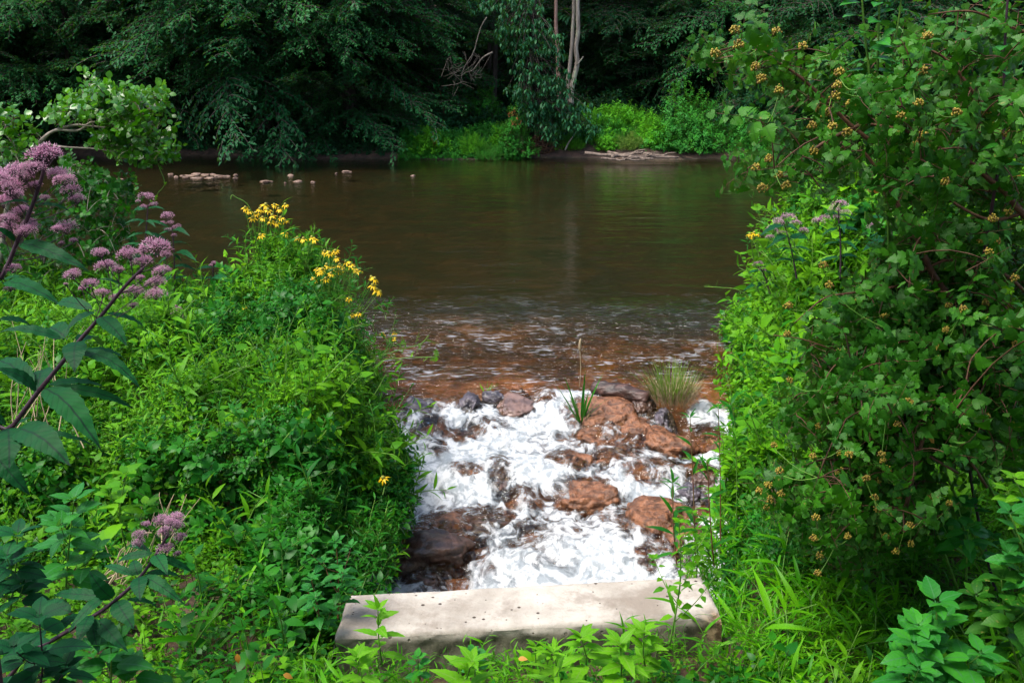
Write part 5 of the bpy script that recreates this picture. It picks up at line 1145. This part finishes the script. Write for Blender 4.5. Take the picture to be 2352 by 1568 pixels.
reg1 = [c3(430, 330) + (40, 26, 26), c3(250, 420) + (26, 24, 12), c3(700, 420) + (50, 44, 22), c3(800, 620) + (50, 34, 22), c3(560, 500) + (40, 20, 12), c3(1050, 520) + (60, 50, 34), c3(1080, 780) + (70, 50, 36), c3(620, 860) + (50, 18, 20), c3(880, 1000) + (60, 34, 22),
        c3(640, 1180) + (44, 26, 26), c3(480, 1180) + (26, 14, 10), c3(950, 1200) + (70, 34, 28), c3(1300, 950) + (90, 60, 70), c3(1400, 650) + (80, 60, 46), c3(1750, 800) + (110, 70, 90), c3(1650, 400) + (100, 60, 46), c3(2050, 550) + (110, 80, 70), c3(2200, 900) + (90, 90, 90),
        c3(1900, 1150) + (120, 60, 90), c3(1550, 1250) + (90, 50, 50), c3(2250, 1350) + (80, 60, 60), c3(2300, 200) + (80, 70, 30), c3(1950, 200) + (90, 60, 26),
        c6(1850, 250) + (170, 90, 170), c6(1400, 550) + (110, 70, 60), c6(2150, 600) + (110, 110, 150), c6(1700, 750) + (150, 90, 180), c6(1200, 850) + (120, 60, 90), c6(2150, 1100) + (110, 120, 150), c6(1700, 1150) + (160, 90, 200), c6(1250, 1150) + (110, 80, 130), c6(1400, 1400) + (150, 70, 170),
        c6(2100, 1450) + (120, 80, 90), c6(900, 1300) + (60, 60, 50), c9(1300, 250) + (130, 80, 160), c9(900, 250) + (70, 50, 60), c9(1500, 450) + (100, 60, 80), c9(1050, 550) + (50, 50, 40), c9(700, 250) + (50, 40, 30), c9(1150, 750) + (60, 40, 20)]
sd3 = [(375, 210), (400, 310), (240, 370), (660, 220), (840, 325), (515, 460), (560, 540), (675, 620), (945, 745), (995, 775), (1165, 715), (1075, 590), (1090, 495), (1065, 660), (1385, 650), (1635, 705), (1515, 795), (1890, 770), (2085, 765), (905, 860), (1040, 865), (1145, 910), (1665, 930), (1630, 985), (1755, 1110), (1815, 1245), (610, 1090), (670, 1200), (525, 1150), (725, 1270), (565, 1290), (2240, 925), (2245, 1455), (2140, 1500), (1690, 245), (920, 1040), (1655, 490)]
sd6 = [(2060, 110), (2160, 115), (2110, 190), (980, 280), (1020, 420), (1940, 580), (2090, 540), (2250, 560), (2000, 880), (2160, 780), (2300, 820), (1565, 1215), (1590, 1400), (1485, 1370), (1240, 1430), (2290, 370), (740, 560)]
sd9 = [(910, 30), (680, 130), (600, 225), (540, 265), (615, 325), (690, 285), (1090, 135), (1275, 180), (1345, 205), (1410, 115), (1330, 310), (1490, 330), (1355, 390), (1110, 425), (930, 450), (915, 590), (1405, 580), (1480, 680), (1145, 580), (955, 710), (940, 830), (1570, 500), (1580, 630), (1160, 15), (1380, 15)]
_q = np.random.default_rng(3)
seeds = [(_q.uniform(1760, 2330), _q.uniform(640, 1180), 11) for _ in range(20)] + [c3(a, b) + (14.5,) for a, b in sd3] + [c6(a, b) + (13,) for a, b in sd6] + [c9(a, b) + (12.5,) for a, b in sd9]
ninebark('big arching shrub with clusters of yellow brown fruit filling the right side', (3.1, 4.0), main1, 3.9, reg1, seeds, 31)
# tall upright canes at the top right
for i, (pts, lab, r) in enumerate([([c3(2160, 1240), c3(2210, 1000), c3(2215, 700), c3(2220, 350), c3(2240, 0), c3(2260, -200)], 'tall dark upright cane with opposite leaves near the right frame edge', .006),
        ([c3(1415, 980), c3(1415, 750), c3(1440, 560), c3(1460, 350), c3(1500, 100), c3(1520, -100)], 'upright green cane with big leaves at the top of the right side', .005),
        ([c3(1340, 900), c3(1350, 600), c3(1355, 300), c3(1365, 0), c3(1370, -100)], 'pale green cane left of the big-leaved cane', .005),
        ([c3(1300, 640), c3(1290, 450), c3(1265, 250), c3(1245, 0), c3(1240, -100)], 'pinkish cane furthest left of the upright canes', .005)]):
    Y = 3.5; root = thing('upright_cane', lab, 'plant', U(pts[0][0], pts[0][1], Y), 'upright canes'); P = spline([U(a, b, Y) for a, b in pts], 30)
    low_ = np.array([P[0][0] + .55 + .25 * i, P[0][1] + .5, .2]); P = np.vstack([spline([low_, (low_ + P[0]) / 2 + [-.12, .05, 0], P[0]], 12)[:-1], P])
    Acc().tube(P, np.linspace(r * 1.2, r * .6, len(P)), 5).finish('stem', M['stem'] if i else M['joestem'], root); ac = Acc(); q = np.random.default_rng(50 + i)
    for j in range(14, 40, 3):
        for s_ in (-1, 1):
            az = j * .9 + (s_ > 0) * pi + q.normal(0, .2); ac.inst(LJ, P[j][None], frames(np.array([[cos(az), sin(az), q.uniform(-.2, .35)]]), np.array([[q.normal(0, .2), -.2, 1]])), q.uniform(.06, .10))
    ac.finish('foliage', [M['jewel']], root)

# ------------------------------------------------------------------ individual plants near the camera
def broadplant(name, lab, top, foot, Y, LT, ls, mat, stem, seed, nodes=6, k=2, r=.004, branches=0, grp=None, elev=12, Yf=None, topset=True, gold=1.57):
    q = np.random.default_rng(seed); a, b = U(*top, Y), U(*foot, Yf or Y); root = thing(name, lab, 'plant', b, grp); st = Acc(); fo = Acc()
    def axis(P, n, s0, t0=.15):
        for i in range(n):
            u = t0 + (1 - t0) * (i + 1) / n; p = P[int(u * (len(P) - 1))]
            for j in range(k):
                az = i * gold + j * 2 * pi / k + q.normal(0, .25); e = radians(elev + 30 * u ** 3 + q.normal(0, 12))
                fo.inst(LT if isinstance(LT, dict) else LT[q.integers(len(LT))], p[None], frames(np.array([[cos(az) * cos(e), sin(az) * cos(e), sin(e)]]), np.array([[q.normal(0, .2), -.15 + q.normal(0, .2), 1]])), s0 * (1 - .45 * u ** 2) * q.uniform(.8, 1.15))
        if topset:
            for j in range(4):
                az = j * 1.57 + q.random(); fo.inst(LT if isinstance(LT, dict) else LT[0], P[-1][None], frames(np.array([[cos(az), sin(az), .7]]), np.array([[0, -.1, 1.]])), s0 * .5 * q.uniform(.8, 1.2))
    mid = (a + b) / 2 + q.normal(0, .012, 3); P = spline([b, mid, a], 24); st.tube(P, np.linspace(r, r * .5, 24), 6); axis(P, nodes, ls)
    for j in range(branches):
        u = .25 + .5 * j / max(1, branches); p = P[int(u * 23)]; az = j * 2.4 + q.normal(0, .3); L = np.linalg.norm(a - b) * q.uniform(.3, .5)
        e = p + np.array([cos(az) * L * .7, sin(az) * L * .7, L * .75]); Q = spline([p, (p + e) / 2 + [0, 0, -.02], e], 12); st.tube(Q, np.linspace(r * .6, r * .3, 12), 5); axis(Q, 4, ls * .85, .3)
    st.finish('stem', stem, root); fo.finish('foliage', [mat], root); return root
NP = [
 ('young_plant', 'bright upright plant with long pointed leaves before the left end of the block', (868, 1400), (878, 1530), 3.35, LB, .12, 'bright', 'stem', 6, 2, 0, 25),
 ('young_plant', 'ragged bright green plant in front of the middle right of the concrete block', (1335, 1465), (1345, 1560), 3.25, LB, .14, 'bright', 'stem', 4, 3, 0, 10),
 ('young_plant', 'broad bright leaf rosette right of the ragged plant', (1425, 1480), (1425, 1570), 3.2, LB, .15, 'bright', 'stem', 4, 3, 0, 10),
 ('young_plant', 'bright serrated plant crowding the lower right front of the concrete block', (1480, 1450), (1490, 1560), 3.35, LB, .12, 'bright', 'stem', 5, 3, 0, 15),
 ('young_plant', 'large pale yellow green leaves at the bottom centre edge', (1085, 1520), (1085, 1610), 3.0, LB, .15, 'bright', 'stem', 4, 2, 0, 20),
 ('young_plant', 'yellow green leafy plant below the left front corner of the concrete block', (820, 1510), (830, 1590), 3.1, LB, .11, 'bright', 'stem', 4, 3, 0, 15),
 ('young_plant', 'small heart-leaved weed in front of the block left of centre', (1085, 1495), (1090, 1560), 3.2, LR, .06, 'jewel', 'stem', 4, 2, 0, 5),
 ('young_plant', 'dark heart-leaved weed low in front of the block', (960, 1510), (965, 1560), 3.3, LR, .065, 'jewel', 'stem', 4, 2, 0, 5),
 ('young_plant', 'three-leaved bright weed touching the block front right of its middle', (1230, 1485), (1235, 1570), 3.3, LB, .09, 'cover', 'stem', 5, 2, 0, 20),
 ('young_plant', 'pale narrow-leaved sprig at the bottom edge right of centre', (1270, 1500), (1275, 1600), 3.05, LL, .13, 'bright', 'stem', 7, 2, 0, 25),
 ('jewelweed', 'tall thin-stemmed jewelweed standing over the right end of the concrete block', (1560, 1200), (1538, 1480), 3.45, LO, .066, 'cover', 'stem', 7, 2, 4, 0),
 ('jewelweed', 'jewelweed crown behind the right end of the concrete block', (1590, 1180), (1600, 1330), 4.6, LO, .085, 'cover', 'stem', 6, 2, 4, 0),
 ('jewelweed', 'red-stemmed leafy plant at the left end of the concrete block', (772, 1245), (776, 1420), 3.75, LO, .085, 'jewel', 'redstem', 6, 2, 5, 0),
 ('jewelweed', 'pale leafy jewelweed left of the red-stemmed plant', (715, 1330), (735, 1460), 3.6, LO, .08, 'jewel', 'redstem', 6, 2, 3, 0),
 ('jewelweed', 'wet big-leaved jewelweed at the lower right with drops on its leaves', (2150, 1385), (2190, 1640), 2.6, LJ, .155, 'jewel', 'stem', 4, 2, 5, 0),
 ('jewelweed', 'shorter big-leaved jewelweed at the bottom edge left of the wet one', (2100, 1480), (2120, 1660), 2.5, LJ, .135, 'jewel', 'stem', 4, 2, 4, 0),
 ('jewelweed', 'jewelweed shoot in the dark corner at the right frame edge', (2320, 1180), (2420, 1420), 2.7, LJ, .12, 'jewel', 'stem', 5, 2, 4, 0),
 ('jewelweed', 'light green jewelweed shoot above the dark right corner', (2330, 1100), (2440, 1300), 2.9, LJ, .11, 'bright', 'stem', 4, 2, 3, 0),
 ('jewelweed', 'dark broad-leaved plant at the right frame edge below the fruiting shrub', (2300, 1330), (2350, 1560), 2.7, LJ, .14, 'nine', 'stem', 5, 2, 3, 0),
 ('jewelweed', 'dim rounded-leaf plant in the hollow under the fruiting shrub', (2200, 1160), (2220, 1330), 3.6, LJ, .13, 'jewel', 'stem', 5, 2, 4, 0),
 ('stalk_weed', 'tallest thin dark stalk at the right edge of the rapids', (1585, 960), (1598, 1300), 4.75, LL, .12, 'cover_cool', 'redstem', 9, 1, 0, 30),
 ('stalk_weed', 'second thin dark stalk right of the tallest one', (1650, 940), (1655, 1280), 4.9, LL, .12, 'cover_cool', 'redstem', 9, 1, 0, 30),
 ('stalk_weed', 'leafy thin stalk over the right pool edge', (1545, 1110), (1555, 1300), 4.5, LL, .14, 'cover_cool', 'redstem', 8, 2, 0, 30),
 ('stalk_weed', 'third stalk of narrow leaves beside the right heap', (1690, 1000), (1690, 1270), 4.9, LL, .13, 'cover', 'stem', 9, 1, 0, 30),
 ('stalk_weed', 'narrow-leaved stalk closest to the right bank foliage', (1625, 1060), (1640, 1300), 4.6, LL, .13, 'cover_cool', 'redstem', 8, 1, 0, 30),
 ('leafy_weed', 'broad-leaved weed in the shade left of the low pink flowers', (170, 1150), (150, 1380), 3.1, LJ, .14, 'jewel', 'stem', 6, 2, 3, 5),
 ('leafy_weed', 'dark pointed-leaf weed at the lower left corner', (90, 1420), (80, 1640), 2.5, LJ, .15, 'joe', 'joestem', 5, 2, 3, 5),
 ('leafy_weed', 'light green pointed-leaf weed at the bottom left', (255, 1480), (250, 1640), 2.7, LJ, .15, 'jewel', 'stem', 5, 2, 2, 5),
 ('leafy_weed', 'broad green weed behind the lower leaves of the nearest pink-topped weed', (290, 1090), (290, 1260), 3.6, LJ, .13, 'cover', 'stem', 6, 2, 2, 5),
 ('leafy_weed', 'shaded leafy weed under the nearest pink-topped weed at the left edge', (40, 1230), (20, 1420), 2.9, LJ, .14, 'joe', 'stem', 5, 2, 3, 5),
 ('leafy_weed', 'leafy shoot at the top left corner of the right bank heap', (1700, 585), (1760, 700), 7.0, LO, .09, 'cover', 'stem', 9, 2, 3, 10),
 ('leafy_weed', 'broad-leaved sapling sprays on top of the right bank left of the fruiting shrub', (1740, 480), (1780, 640), 7.4, LJ, .10, 'cover', 'stem', 9, 2, 4, 10),
]
for i, (nm, lab, top_, foot_, Y, LT, ls, mt, stm, nodes, k, br, el) in enumerate(NP):
    broadplant(nm, lab, top_, foot_, Y, LT, ls, M[mt], M[stm], 600 + i, nodes, k, branches=br, grp=nm.replace('_', ' ') + ' plants', elev=el)
# fallen orange leaves
for i, (px, py, Y, lab) in enumerate([(1385 * .3359 + 1562 + 20, 258, 3.6, 'small orange leaf caught high in the fruiting shrub'), (2010, 445, 3.6, 'yellow orange leaf low in the upper fruiting shrub'), (2145, 1018, 3.4, 'orange leaf caught in the middle of the fruiting shrub'), (2345, 405, 3.4, 'orange leaf at the right frame edge'),
        (545, 1500, 3.2, 'yellow leaf on the low plants left of the block'), (650, 1548, 3.0, 'bright yellow leaf near the bottom left of the block'), (1190, 1512, 3.25, 'curled brown orange leaf on the ground in front of the block')]):
    ac = Acc(); ac.inst(leafT(4, .6, .8, droop=.4), U(px, py, Y)[None], frames(rng.normal(0, 1, (1, 3)), np.array([[0, -.5, 1.]])), .036)
    tag(ac.finish('dead_leaf', M['orange']), lab, 'leaf', 'turning leaves')

# ------------------------------------------------------------------ trees on this bank, above and behind the camera (their crowns shade the foreground)
for i, (x, y) in enumerate([(-7, -4), (-.5, -5), (5.5, -2.5), (8.2, 3.2), (2.5, -9), (-5, -9)]):
    tree('overhanging_tree', 'tree on the near bank behind the camera shading the foreground', x, y, 15, 4.6, .22, MB, 60, 6.0, 14, seed=700 + i, bt=BOF, spread=pi, group='trees behind the camera')
